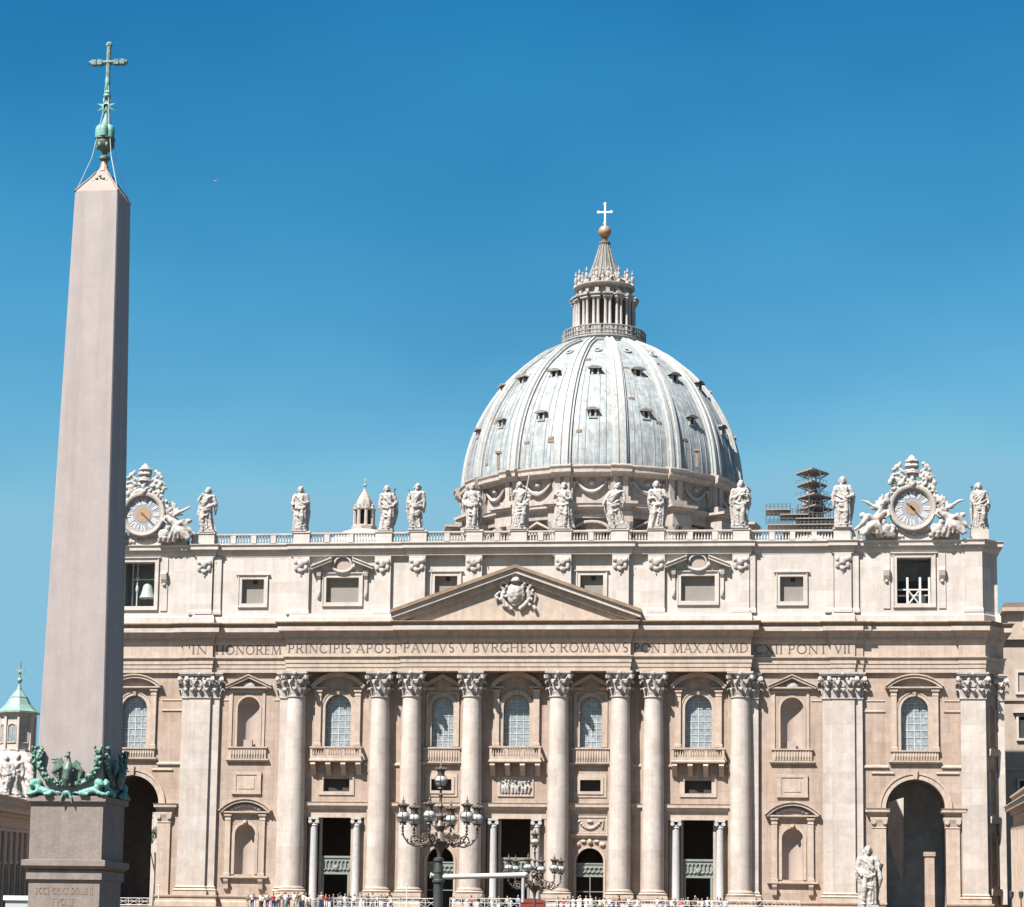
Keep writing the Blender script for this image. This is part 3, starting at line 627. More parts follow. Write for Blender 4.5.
# centre window
w_=big_window(0,1.6,25.8,30.55,'seg',True)
for sg in(-1,1): x=sg*2.45; jamb(x-.36,x+.36,25.8,32.7,WY,.4,w_)
p=MB(); pedestal_cornice(p,-2.85,-2.0,32.7,WY,.5); pedestal_cornice(p,2.0,2.85,32.7,WY,.5); seg_ped(p,0,3.05,33.1,1.55,WY,.75); part('window_pediment',p,'trim',w_)
balcony(0,3.1,23.72,25.7,WY,1.25,w_)
f=MB()
for xa,xb,za,zb in((-2.2,2.2,19.7,20.0),(-2.2,2.2,21.9,22.1),(-2.2,-1.85,20.0,21.9),(1.85,2.2,20.0,21.9)): f.box(xa,xb,WY-.14,WY,za,zb)
rp=part('relief_frame',f,'trim'); r=MB(); rnd=random.Random(11)
part('relief_ground',MB().box(-1.84,1.84,WY-.04,WY,20.01,21.89),'carve',rp)
for i in range(9):
    x=-1.6+3.2*i/8; h=rnd.uniform(1.1,1.6); r.tube([(x,WY-.12,20.05),(x+rnd.uniform(-.2,.2),WY-.2,20.05+h*.5),(x+rnd.uniform(-.15,.15),WY-.16,20.05+h*.8)],[.16,.2,.1],6); r.ball((x,WY-.2,20.1+h),.14,7)
    r.tube([(x,WY-.25,20.05+h*.7),(x+rnd.choice((-1,1))*.35,WY-.3,20.05+h*rnd.uniform(.4,1.)) ],[.09,.06],5)
part('relief_carving',fuse(r,.06,1),'statue',rp,'full')
for s in(-1,1):
    # bay 1
    w_=frame_arch(s*B1,1.33,25.7,30.55,WY,.3)
    glazing(s*B1,1.33,25.7,30.55,WY+.72,w_)
    f=MB(); f.box(s*B1-1.95,s*B1+1.95,WY-.12,WY,32.15,32.4); 
    for sg in(-1,1): f.box(s*B1+sg*1.88-.16,s*B1+sg*1.88+.16,WY-.2,WY,25.7,32.15)
    part('window_frame',f,'trim',w_)
    p=MB(); pedestal_cornice(p,s*B1-2.1,s*B1-1.2,32.6,WY,.4); pedestal_cornice(p,s*B1+1.2,s*B1+2.1,32.6,WY,.4); tri_ped(p,s*B1,2.5,33.1,1.35,WY,.6); part('window_pediment',p,'trim',w_)
    balcony(s*B1,2.1,23.45,25.6,WY,.32,w_,2,.05) if False else apron(s*B1,2.25,23.5,25.6,WY,.4,w_)
    f=MB()
    for k,o in((1.95,.1),(1.6,.2)):
        zt=22.45-(1.95-k); zb_=19.65+(1.95-k)
        t=.36
        f.box(s*B1-k,s*B1+k,WY-o,WY,zb_,zb_+t); f.box(s*B1-k,s*B1+k,WY-o,WY,zt-t,zt)
        f.box(s*B1-k,s*B1-k+t,WY-o,WY,zb_+t,zt-t); f.box(s*B1+k-t,s*B1+k,WY-o,WY,zb_+t,zt-t)
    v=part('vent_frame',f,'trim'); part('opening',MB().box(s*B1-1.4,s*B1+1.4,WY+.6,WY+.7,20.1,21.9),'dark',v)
    f=MB(); 
    for xa,xb,za,zb in((-2.1,2.1,15.3,15.5),(-2.1,2.1,17.2,17.4),(-2.1,-1.9,15.5,17.2),(1.9,2.1,15.5,17.2)): f.box(s*B1+xa,s*B1+xb,WY-.08,WY,za,zb)
    v=part('relief_frame',f,'trim'); r=MB()
    for i in range(-5,6):
        t=i/5; r.ball((s*B1+t*1.3,WY-.08,16.75-.85*(1-t*t)),(.2,.14,.17),7)
    r.ball((s*B1,WY-.1,16.75),(.42,.14,.2),8); r.tube([(s*B1-1.6,WY-.08,16.9),(s*B1-1.5,WY-.08,15.9)],.1,6); r.tube([(s*B1+1.6,WY-.08,16.9),(s*B1+1.5,WY-.08,15.9)],.1,6)
    part('carved_festoon',r,'carve',v)
    f=MB(); f.molding(seg_plan2(s*B1-2.1,s*B1+2.1,WY,.05),[(0,14.75),(.1,14.85),(.3,15.05),(.3,15.22),(0,15.26)]); band(arch(s*B1,1.65,TZ,11.9),arch(s*B1,1.92,TZ,11.9),f,WY-.1,WY+.01)
    for sg in(-1,1):
        f.ball((s*B1+sg*1.5,WY-.12,14.0),(.4,.16,.3),8); f.ball((s*B1+sg*.8,WY-.12,14.35),(.35,.16,.2),8)
    f.ball((s*B1,WY-.2,14.3),(.3,.25,.35),8)
    d_=part('portal_surround',f,'trim')
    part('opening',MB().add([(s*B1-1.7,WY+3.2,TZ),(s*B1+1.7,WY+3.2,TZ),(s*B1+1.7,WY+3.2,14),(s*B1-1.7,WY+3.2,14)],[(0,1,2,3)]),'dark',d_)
    g=MB(); y=WY+.75
    for z in(10.2,11.7): g.box(s*B1-1.65,s*B1+1.65,y-.06,y+.04,z-.08,z+.08)
    g.box(s*B1-1.62,s*B1+1.62,y+.02,y+.05,10.2,11.7)
    for i in range(6):
        x=s*B1-1.35+2.7*i/5; g.tube([(x+.28*math.cos(a*pi/4),y-.08,10.95+.32*math.sin(a*pi/4)) for a in range(9)],.07,5)
    g.box(s*B1-.05,s*B1+.05,y-.05,y+.03,TZ,10.2); g.box(s*B1-1.65,s*B1+1.65,y-.05,y+.03,8.3,8.4)
    part('bronze_grille',g,'grille',d_)
def portal(xc,light=False):
    y=WY; f=MB(); f.box(xc-3.75,xc+3.75,y-.05,y+.9,17.0,17.549)
    p=part('portal_lintel',f,'trim')
    for sg in(-1,1):
        x=xc+sg*2.62; c=MB(); c.lathe([(.62,TZ),(.62,6.75),(.55,6.8),(.58,6.95),(.5,7.1),(.48,7.15),(.47,12),(.42,16.0)],c=(x,y-.0,0),n=20)
        q=part('portal_column',c,'marble',p,True)
        c=MB(); c.lathe([(.44,15.95),(.5,16.05),(.44,16.15),(.48,16.4)],c=(x,y,0),n=16); c.box(x-.62,x+.62,y-.62,y+.62,16.75,17.0)
        for a in(-1,1):
            c.tube([(x+a*.43,y-.6,16.5),(x+a*.43,y+.6,16.5)],.24,12)
        part('ionic_capital',c,'marble',p)
        f=MB(); f.box(x+sg*.55-.3,x+sg*.55+.3,y+.62,y+1.0,TZ,17.0); f.box(xc+sg*1.95-.16,xc+sg*1.95+.16,y+.75,y+1.05,TZ,17.0); part('door_jamb',f,'trim',p)
    g=MB(); yy=y+.9
    g.box(xc-1.8,xc+1.8,yy+.06,yy+.1,10.2,12.3)
    for z in(10.25,12.25): g.box(xc-1.8,xc+1.8,yy-.06,yy+.055,z-.12,z+.12)
    for i in range(7):
        x=xc-1.45+2.9*i/6; g.tube([(x+.28*math.cos(a*pi/4),yy-.02,11.25+.6*math.sin(a*pi/4)) for a in range(9)],.09,5)
    for sg in(-1,1): g.box(xc+sg*1.6-.14,xc+sg*1.6+.14,yy-.05,yy+.1,TZ,10.12)
    g.ball((xc,yy-.15,10.95),(.3,.15,.35),8)
    part('bronze_grille',g,'grille',p)
for x in(0,-B3,B3): portal(x)
# portico interior (open box behind the doors) and the side passages
pi_=MB(); 
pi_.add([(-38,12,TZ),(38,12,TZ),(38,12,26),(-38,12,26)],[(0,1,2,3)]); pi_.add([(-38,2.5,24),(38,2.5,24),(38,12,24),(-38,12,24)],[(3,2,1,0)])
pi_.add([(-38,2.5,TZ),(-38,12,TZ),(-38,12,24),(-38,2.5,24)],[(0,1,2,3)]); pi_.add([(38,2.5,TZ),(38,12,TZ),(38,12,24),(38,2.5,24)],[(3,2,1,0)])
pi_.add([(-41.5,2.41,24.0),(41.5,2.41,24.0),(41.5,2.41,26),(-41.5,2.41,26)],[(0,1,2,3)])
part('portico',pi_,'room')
for s in(-1,1):
    v=MB(); n=16; y0,y1=WY+1.2,11.0; hw=3.9
    vs=[(s*B5+hw*math.cos(pi*i/n),y,18.6+hw*math.sin(pi*i/n)) for y in(y0,y1) for i in range(n+1)]
    v.add(vs,[(i,i+1,n+2+i,n+1+i) for i in range(n)])
    for sg in(-1,1): v.add([(s*B5+sg*hw,y0,TZ),(s*B5+sg*hw,y1,TZ),(s*B5+sg*hw,y1,18.6),(s*B5+sg*hw,y0,18.6)],[(0,1,2,3)])
    l=arch(s*B5,3.9,TZ,18.6,16); q_=lambda px,py: at(px,py,11.0)
    (xa_,za_),(xb_,zb_)=q_(150.5,812),q_(166,812); l2=[(xa_,TZ+.02),(xb_,TZ+.02),(xb_,zb_),(xa_,za_)]
    if s>0: l2=[q_(888,838),q_(904,889),q_(904,797),q_(888,802)]  # hole added in the back wall, shaped to read as a sunlit wedge
    v.wall(s*B5-5,s*B5+5,TZ,24,y1,[l2],.9)
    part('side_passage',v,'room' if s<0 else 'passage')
    if s>0:
        xa,_=at(925,880,2.6); xb,_=at(934.5,880,2.6); zp=at(930,852,2.6)[1]; part('passage_pier',MB().box(xa,xb,2.4,3.4,TZ,zp-.5).box(xa-.12,xb+.12,2.28,3.52,zp-.5,zp),'wall')
# ---------------------------------------------------------------- attic storey
HA=[(0,.25),(13.9,.25),(13.9,.55),(28.4,.55),(28.4,1.0),(38.1,1.0),(38.1,.55),(40.7,.55),(40.7,1.0),(53.9,1.0),(53.9,.6),(56.0,.6),(57.5,2.4),(58.1,2.4),(58.1,21)]
AP=mirror(HA[1:])+HA[1:]
AY=1.05
holes=[];dep=[]
A5=47.9
for s in(-1,1):
    hole(rect(s*A5-2.05,s*A5+2.05,43.2,48.8),1.2 if s<0 else 1.2); hole(rect(s*B4-1.4,s*B4+1.4,43.5,46.55),.8)
    hole(rect(s*21.95-2.05,s*21.95+2.05,43.6,46.7),.9); hole(rect(s*9.0-1.4,s*9.0+1.4,43.7,46.85),.8)
aw=MB().wall(-56.1,56.1,40.8,49.6,AY,holes,dep)
for s in(-1,1):
    pts=[(56.1,AY),(57.5,2.8),(57.9,2.8),(57.9,21)]
    for a,b in zip(pts,pts[1:]): aw.add([(s*a[0],a[1],40.8),(s*b[0],b[1],40.8),(s*b[0],b[1],49.6),(s*a[0],a[1],49.6)],[(0,1,2,3) if s>0 else (3,2,1,0)])
att=part('attic_wall',aw,'attic')
ab=MB().molding(AP,[(-1,40.85),(.12,40.85),(.12,41.75),(.02,41.9),(0,42.15),(-1,42.15)]); part('attic_plinth',ab,'attic')
ac=MB().molding(AP,[(-1.5,49.35),(-.02,49.35),(.0,49.5),(.12,49.75),(.15,50.18),(.46,50.22),(.46,50.58),(.5,50.6),(.62,50.8),(.62,50.88),(-2.5,50.95)]); ac_=part('attic_cornice',ac,'attic')
def apil(xa,xb,y,cap=True):
    s=MB(); s.box(xa,xb,y,AY+.01,42.1,49.36); s.molding([(xa,AY),(xa,y),(xb,y),(xb,AY)],[(.08,42.1),(.08,42.45),(.03,42.6),(0,42.75)],False)
    s.box(xa+.35,xb-.35,y-.05,y,43.2,46.6) if False else None
    p=part('attic_pilaster',s,'attic')
    if cap:
        c=MB(); xc=(xa+xb)/2; c.molding([(xa,AY),(xa,y),(xb,y),(xb,AY)],[(0,48.9),(.16,49.05),(.16,49.34)],False)
        for sg in(-1,1):
            c.ball((xc+sg*.62,y-.16,48.6),(.34,.2,.34),8); c.ball((xc+sg*.62,y-.12,47.85),(.26,.16,.4),8)
        c.ball((xc,y-.2,48.35),(.42,.24,.5),9); c.ball((xc,y-.14,47.5),(.4,.16,.3),8); c.ball((xc,y-.08,46.95),(.12,.08,.2),6); c.box(xc-.9,xc+.9,y-.08,y,47.5,48.9)
        part('mask_capital',fuse(c,.09,1,.06,2.,3),'carve',p,'full')
    return p
for s in(-1,1):
    for x,y in((5.5,.3),(12.55,.3),(16.9,.6),(27.15,.6),(39.4,.55)):
        apil(s*x-1.02,s*x+1.02,y)
    a,b=(28.2,28.9) if s>0 else (-28.9,-28.2); apil(a,b,.75,False)
    a,b=(37.3,38.3) if s>0 else (-38.3,-37.3); apil(a,b,.8,False)
    a,b=(40.5,41.3) if s>0 else (-41.3,-40.5); apil(a,b,.8,False)
    a,b=(53.9,55.95) if s>0 else (-55.95,-53.9); apil(a,b,.62,False)
def awin(xc,hw,z0,z1,y=AY,blind=True,big=False,vent=True):
    f=MB(); t=.42
    for k,o,t0 in((0,.14,.36),(.36,.22,.14)):
        a=k;b=k+t0
        f.box(xc-hw-b,xc+hw+b,y-o,y,z1+a,z1+b); f.box(xc-hw-b,xc+hw+b,y-o,y,z0-b,z0-a); f.box(xc-hw-b,xc-hw-a,y-o,y,z0-a,z1+a); f.box(xc+hw+a,xc+hw+b,y-o,y,z0-a,z1+a)
    f.box(xc-hw-.62,xc-hw-.1,y-.1,y,z1+.5,z1+.6) 
    f.box(xc-hw-.75,xc+hw+.75,y-.3,y,z1+.501,z1+.62)
    w_=part('attic_window',f,'attic')
    if blind:
        b=MB(); b.box(xc-hw,xc+hw,y+.55,y+.6,z0,z1); part('blind',b,'blind',w_)
        if vent: part('vent',MB().box(xc-.1,xc+.42,y+.46,y+.54,z1-.55,z1-.05),'dark',w_)
    return w_
for s in(-1,1):
    awin(s*B4,1.4,43.5,46.55); awin(s*9.0,1.4,43.7,46.85)
    w_=awin(s*21.95,2.05,43.6,46.7,vent=False)
    y=AY; k=.36
    for sg in(-1,1):
        p=MB()
        for a,b,o in((-.34,0,.9),(.001,.16,1.05)):
            q=[(s*21.95+sg*1.3,49.0+a),(s*21.95+sg*3.9,47.95+a),(s*21.95+sg*3.9,47.95+b),(s*21.95+sg*1.3,49.0+b)]; p.prism(q,y-o,y)
        x=s*21.95+sg*2.95; p.ribbon([(x,y,44.0),(x,y-.14,44.2),(x,y-.12,46.4),(x,y-.35,46.9),(x,y-.5,47.3)],[.3,.4,.4,.5,.5],[.15,.2,.2,.3,.2],(1,0,0)); p.box(x-.35,x+.35,y-.4,y,47.05,47.6); p.ball((x,y-.2,44.6),(.2,.2,.5),7)
        part('broken_pediment',p,'attic',w_)
    c=MB(); xc=s*21.95; c.tube([(xc+1.05*math.cos(pi*(.0+i/12)),y-.25,48.3+1.0*math.sin(pi*i/12)) for i in range(13)],.16,7); c.tube([(xc+1.25*math.cos(pi+pi*i/10),y-.25,48.15+.8*math.sin(pi+pi*i/10)) for i in range(11)],.24,7)
    c.ball((xc-1.3,y-.2,48.0),.3,7); c.ball((xc+1.3,y-.2,48.0),.3,7); part('oval_cartouche',fuse(c,.08,1),'carve',w_,'full')
    part('oval_panel',MB().prism([(xc+.95*math.cos(2*pi*i/16),48.2+.9*math.sin(2*pi*i/16)) for i in range(16)],y-.1,y),'niche',w_)
    # tall outer window with open room
    w_=awin(s*A5,2.05,43.2,48.8,blind=False)
    for sg in(-1,1):
        x=s*A5+sg*3.3; j=MB(); j.box(x-.42,x+.42,AY-.12,AY,42.6,49.34); j.ribbon([(x,AY-.1,46.1),(x,AY-.35,46.6),(x,AY-.5,47.2),(x,AY-.3,47.6)],.7,.25,(1,0,0)); j.ball((x,AY-.2,45.9),(.25,.2,.2),7); part('console_strip',j,'attic',w_)
    r=MB(); xa,xb=s*A5-2.6,s*A5+2.6; y0,y1=AY+1.19,AY+5.5
    r.add([(xa,y1,42.9),(xb,y1,42.9),(xb,y1,49.2),(xa,y1,49.2)],[(0,1,2,3)]); r.add([(xa,y0,42.9),(xa,y1,42.9),(xa,y1,49.2),(xa,y0,49.2)],[(0,1,2,3)]); r.add([(xb,y0,42.9),(xb,y1,42.9),(xb,y1,49.2),(xb,y0,49.2)],[(3,2,1,0)])
    r.add([(xa,y0,42.9),(xb,y0,42.9),(xb,y1,42.9),(xa,y1,42.9)],[(0,1,2,3)]); r.add([(xa,y0,49.2),(xb,y0,49.2),(xb,y1,49.2),(xa,y1,49.2)],[(3,2,1,0)])
    part('belfry_room',r,'bluegrey',w_)
# chamfer ornaments: narrow niches seen edge-on
for s in(-1,1):
    c=MB(); d=Vector((1.5,1.8)).normalized(); nrm=Vector((d.y,-d.x))
    def cp(t,o,z): 
        p=Vector((56.1,WY))+d*t+nrm*o; return (s*p.x,p.y,z)
    for z0,z1 in((9.5,15.5),(18,23),(26,30.5)):
        for t0,t1 in((.35,.6),(1.75,2.0)): c.add([cp(t0,.16,z0),cp(t1,.16,z0),cp(t1,.16,z1),cp(t0,.16,z1),cp(t0,0,z0),cp(t1,0,z0),cp(t1,0,z1),cp(t0,0,z1)],[(0,1,2,3),(4,0,3,7),(1,5,6,2),(3,2,6,7)])
        c.add([cp(.2,.45,z0-1.1),cp(2.1,.45,z0-1.1),cp(2.1,.55,z0-.3),cp(.2,.55,z0-.3),cp(.2,0,z0-1.1),cp(2.1,0,z0-1.1),cp(2.1,0,z0-.3),cp(.2,0,z0-.3)],[(0,1,2,3),(4,0,3,7),(1,5,6,2),(3,2,6,7),(0,4,5,1)])
    part('corner_ornament',c,'trim')
    c=MB()
    for z0,z1 in((9.5,15.5),(18,23),(26,30.5)): c.add([cp(.65,.02,z0),cp(1.7,.02,z0),cp(1.7,.02,z1),cp(1.2,.02,z1+.6),cp(.65,.02,z1)],[(0,1,2,3,4)])
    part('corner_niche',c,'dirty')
# ---------------------------------------------------------------- balustrade
BZ0,BZ1=50.93,52.35
HB=[(0,.45),(13.9,.45),(13.9,.75),(28.4,.75),(28.4,1.2),(41.9,1.2)]
BP=mirror(HB[1:])+HB[1:]
b=MB().molding(BP,[(-.35,50.9),(.0,50.9),(.0,51.12),(-.35,51.12)],True); b.molding(BP,[(-.4,52.1),(.04,52.1),(.08,52.2),(.08,52.34),(-.42,52.34)],True)
for (x0,y0),(x1,y1) in zip(BP,BP[1:]):
    if abs(y0-y1)>1e-6: continue
    n=int((x1-x0)/.36)
    for i in range(n):
        x=x0+(i+.5)*(x1-x0)/n; b.tube([(x,y0+.18,51.1),(x,y0+.18,51.35),(x,y0+.18,51.7),(x,y0+.18,52.12)],[.07,.12,.06,.08],6,False)
bal=part('balustrade',b,'attic')
STX=[5.5,12.45,16.85,27.2,39.35]
for x in STX+[0,-1]:
    if x<0: continue
    y=.35 if x<14 else (.65 if x<28 else .75)
    for s in((-1,1) if x else (1,)):
        part('statue_pedestal',MB().box(s*x-1.0,s*x+1.0,y,y+1.6,50.9,52.3).box(s*x-1.12,s*x+1.12,y-.1,y+1.7,52.3,52.5),'attic',bal)
for x in(2.7,8.9,21.0,24.0,30.9,33.4,36.0,40.9):
    y=.4 if x<14 else (.7 if x<28 else 1.15)
    for s in(-1,1): part('baluster_pier',MB().box(s*x-.32,s*x+.32,y,y+.5,51.12,52.1),'attic',bal)
for s in(-1,1): part('statue_pedestal',MB().box(s*55.75-1.05,s*55.75+1.05,.9,2.9,50.9,52.2),'attic',bal)
# body of the church behind the front
bd=MB(); bd.box(-56,56,3.5+2.9,20.9,26,45.0); bd.box(-40,40,21.2,60,TZ,44); bd.box(-62,62,60.01,190,TZ,45.5); 
bd.prism([(-16,44.01),(16,44.01),(0,50)],21.2,105)
part('nave_block',bd,'attic')
part('attic_roof',MB().box(-57,57,3.4,20.8,45.01,50.85),'roof') if False else part('attic_roof',MB().box(-57,57,1.6,20.8,50.55,50.86),'pave')
# ---------------------------------------------------------------- dome
DX,DY=0,135
def ring(prof,n=96): return MB().lathe(prof,(DX,DY,0),n)
dp=[(25.4,84.3),(25.35,85.6),(25.15,87.5),(24.7,90.3),(23.95,93.1),(22.9,95.9),(21.6,98.5),(20.1,101.0),(18.4,103.3),(16.5,105.4),(14.4,107.2),(12.3,108.9),(10.1,110.2),(7.6,111.4)]
def smoothprof(p,k=4):
    out=[]
    for i in range(len(p)-1):
        p0=p[max(i-1,0)];p1=p[i];p2=p[i+1];p3=p[min(i+2,len(p)-1)]
        for j in range(k):
            t=j/k; out.append(tuple(.5*((2*p1[a])+(-p0[a]+p2[a])*t+(2*p0[a]-5*p1[a]+4*p2[a]-p3[a])*t*t+(-p0[a]+3*p1[a]-3*p2[a]+p3[a])*t**3) for a in(0,1)))
    return out+[p[-1]]
dps=smoothprof(dp)
dome=part('dome',ring(dps,128),'domep',None,'full')
# per-rib
def polar(r,a,z): return Vector((DX+r*math.sin(a),DY-r*math.cos(a),z))
def ribmb(a,w0,w1,th,off=0.):
    s=MB(); n=len(dps); vs=[]
    d=Vector((math.sin(a),-math.cos(a),0)); sd_=Vector((math.cos(a),math.sin(a),0))
    for i,(r,z) in enumerate(dps):
        r0=dps[max(i-1,0)];r1=dps[min(i+1,n-1)]; t=Vector((r1[0]-r0[0],r1[1]-r0[1])).normalized(); nn=d*t.y+Vector((0,0,-t.x))
        f=(r/25.4)**.75; w_=w1+(w0-w1)*f
        p=polar(r,a,z)
        for x,o in((-1,-.3),(-1,th*.45),(-.82,th*.5),(-.7,th),(-.28,th),(-.2,th*.75),(.2,th*.75),(.28,th),(.7,th),(.82,th*.5),(1,th*.45),(1,-.3)):
            vs.append(p+sd_*x*w_/2+nn*o)
    k=12; s.add(vs,[(i*k+j,i*k+j+1,(i+1)*k+j+1,(i+1)*k+j) for i in range(n-1) for j in range(k-1)])
    return s
for i in range(16):
    a=R_(11.25+22.5*i)
    if math.cos(a)<-.35: continue
    part('rib',ribmb(a,2.7,1.1,.75),'rib',dome)
# lead seams between the ribs
se=MB()
for i in range(16):
    for k in(-.62,-.31,.31,.62):
        a=R_(22.5*i+k*9.0)
        if math.cos(a)<-.3: continue
        d=Vector((math.sin(a),-math.cos(a),0)); se.tube([polar(r+.03,a,z+.02) for r,z in dps[:34]],.07,4,False)
part('lead_seams',se,'domep',dome)
# dormers
def prad(zc): return [r0+(r1-r0)*(zc-z0)/(z1-z0) for (r0,z0),(r1,z1) in zip(dps,dps[1:]) if z0<=zc<=z1][0]
def dormer(a,zc,k,kind):
    r=prad(zc); s=MB(); hd=MB(); d=Vector((math.sin(a),-math.cos(a),0)); sd_=Vector((math.cos(a),math.sin(a),0)); O=polar(r,a,zc)
    P=lambda x,o,z: O+sd_*x*k+d*o*k+Vector((0,0,z*k))
    def bx(m,x0,x1,o0,o1,z0,z1): m.add([P(x,o,z) for z in(z0,z1) for o in(o0,o1) for x in(x0,x1)],[(2,3,7,6),(0,2,6,4),(3,1,5,7),(4,6,7,5),(0,1,3,2)])
    bx(s,-.75,-.38,-1.8,.55,-.8,.6); bx(s,.38,.75,-1.8,.55,-.8,.6); bx(s,-.9,.9,-1.8,.6,-1.1,-.8)
    # shell hood: flared, concave
    n=10
    rows=[]
    for o,w_,h0,h1 in((.95,1.35,.62,1.25),(.2,1.2,.7,1.35),(-1.0,.9,.75,1.3),(-2.4,.5,.7,1.0)):
        rows.append([P(w_*math.cos(pi*i/n)*(1+.12*abs(math.cos(pi*i/n))),o,h0+(h1-h0)*math.sin(pi*i/n)) for i in range(n+1)])
    hd.add([p for q in rows for p in q],[(a_*(n+1)+i,a_*(n+1)+i+1,(a_+1)*(n+1)+i+1,(a_+1)*(n+1)+i) for a_ in range(3) for i in range(n)]+[tuple(range(n+1))])
    part('dormer',s,'rib',dome)
    part('dormer_hood',hd,'hood',dome)
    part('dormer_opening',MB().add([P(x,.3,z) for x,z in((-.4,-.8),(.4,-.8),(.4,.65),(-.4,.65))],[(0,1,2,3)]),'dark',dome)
M_['hood']=mat('weathered_lead_hood',(.16,.145,.12),var=.3,scale=2,tint=(.3,.28,.24))
for i in range(16):
    a=R_(22.5*i)
    if math.cos(a)<-.2: continue
    dormer(a,93.9,.82,1); dormer(a,102.4,.9,0)
    r=prad(107.9); d=Vector((math.sin(a),-math.cos(a),0)); sd_=Vector((math.cos(a),math.sin(a),0)); O=polar(r,a,107.9); q=MB()
    nn=(d*.62+Vector((0,0,.78))).normalized(); v=nn.cross(sd_).normalized()
    q.tube([O+(sd_*math.cos(t)+v*math.sin(t))*.62+nn*.15 for t in [2*pi*u/12 for u in range(13)]],.17,6,False); part('round_vent',q,'rib',dome)
rnd=random.Random(5)
for i in range(-4,5):
    for k in range(3):
        a=R_(22.5*i+rnd.choice((-5.5,5.5))); zc=rnd.uniform(86.5,106); r=prad(zc)
        d=Vector((math.sin(a),-math.cos(a),0)); sd_=Vector((math.cos(a),math.sin(a),0)); O=polar(r,a,zc)
        q=[O+sd_*x+d*o+Vector((0,0,z)) for z in(-.22,.22) for o in(-.8,.14) for x in(-.5,.5)]
        part('roof_hatch',MB().add(q,[(2,3,7,6),(0,2,6,4),(3,1,5,7),(4,6,7,5)]),'dirty',dome)
# drum ---------------------------------------------------------------------------
def polyring(segs_,prof):
    "closed ring plan given as (angle, radius) list, swept"
    s=MB(); k=len(segs_); vs=[]
    for o,z in prof: vs+=[polar(r+o,a,z) for a,r in segs_]
    return s.add(vs,[(i*k+j,i*k+(j+1)%k,(i+1)*k+(j+1)%k,(i+1)*k+j) for i in range(len(prof)-1) for j in range(k)])
def cren(rw,rp,half,n=6):
    out=[]
    for i in range(16):
        c=11.25+22.5*i; h=half
        for j in range(n+1): 
            a=c-22.5+h+(22.5-2*h)*j/n; out.append((R_(a),rw))
        for j in range(3): a=c-h+2*h*j/2; out.append((R_(a),rp))
    return out
top=polyring(cren(25.5,26.3,3.9),[(-1,82.3),(.25,82.35),(.35,82.7),(.9,82.95),(.9,83.5),(1.15,83.9),(1.15,84.1),(-.6,84.6)])
drum=part('drum',polyring(cren(24.6,25.5,3.9),[(0,77.6),(0,82.4)]),'drum')
part('drum_top_cornice',top,'drum',drum)
part('drum_wall',ring([(23.6,45),(23.6,77.7)],96),'drum',drum)
mc=polyring(cren(24.6,25.0,3.9),[(-1,75.2),(.0,75.2),(.1,75.9),(.0,75.95),(.0,76.6),(.7,76.9),(1.0,77.0),(1.0,77.35),(1.2,77.6),(-1,77.7)])
part('drum_main_cornice',mc,'drum',drum)
bt=MB(); bt2=MB(); gl=MB(); cols=[]
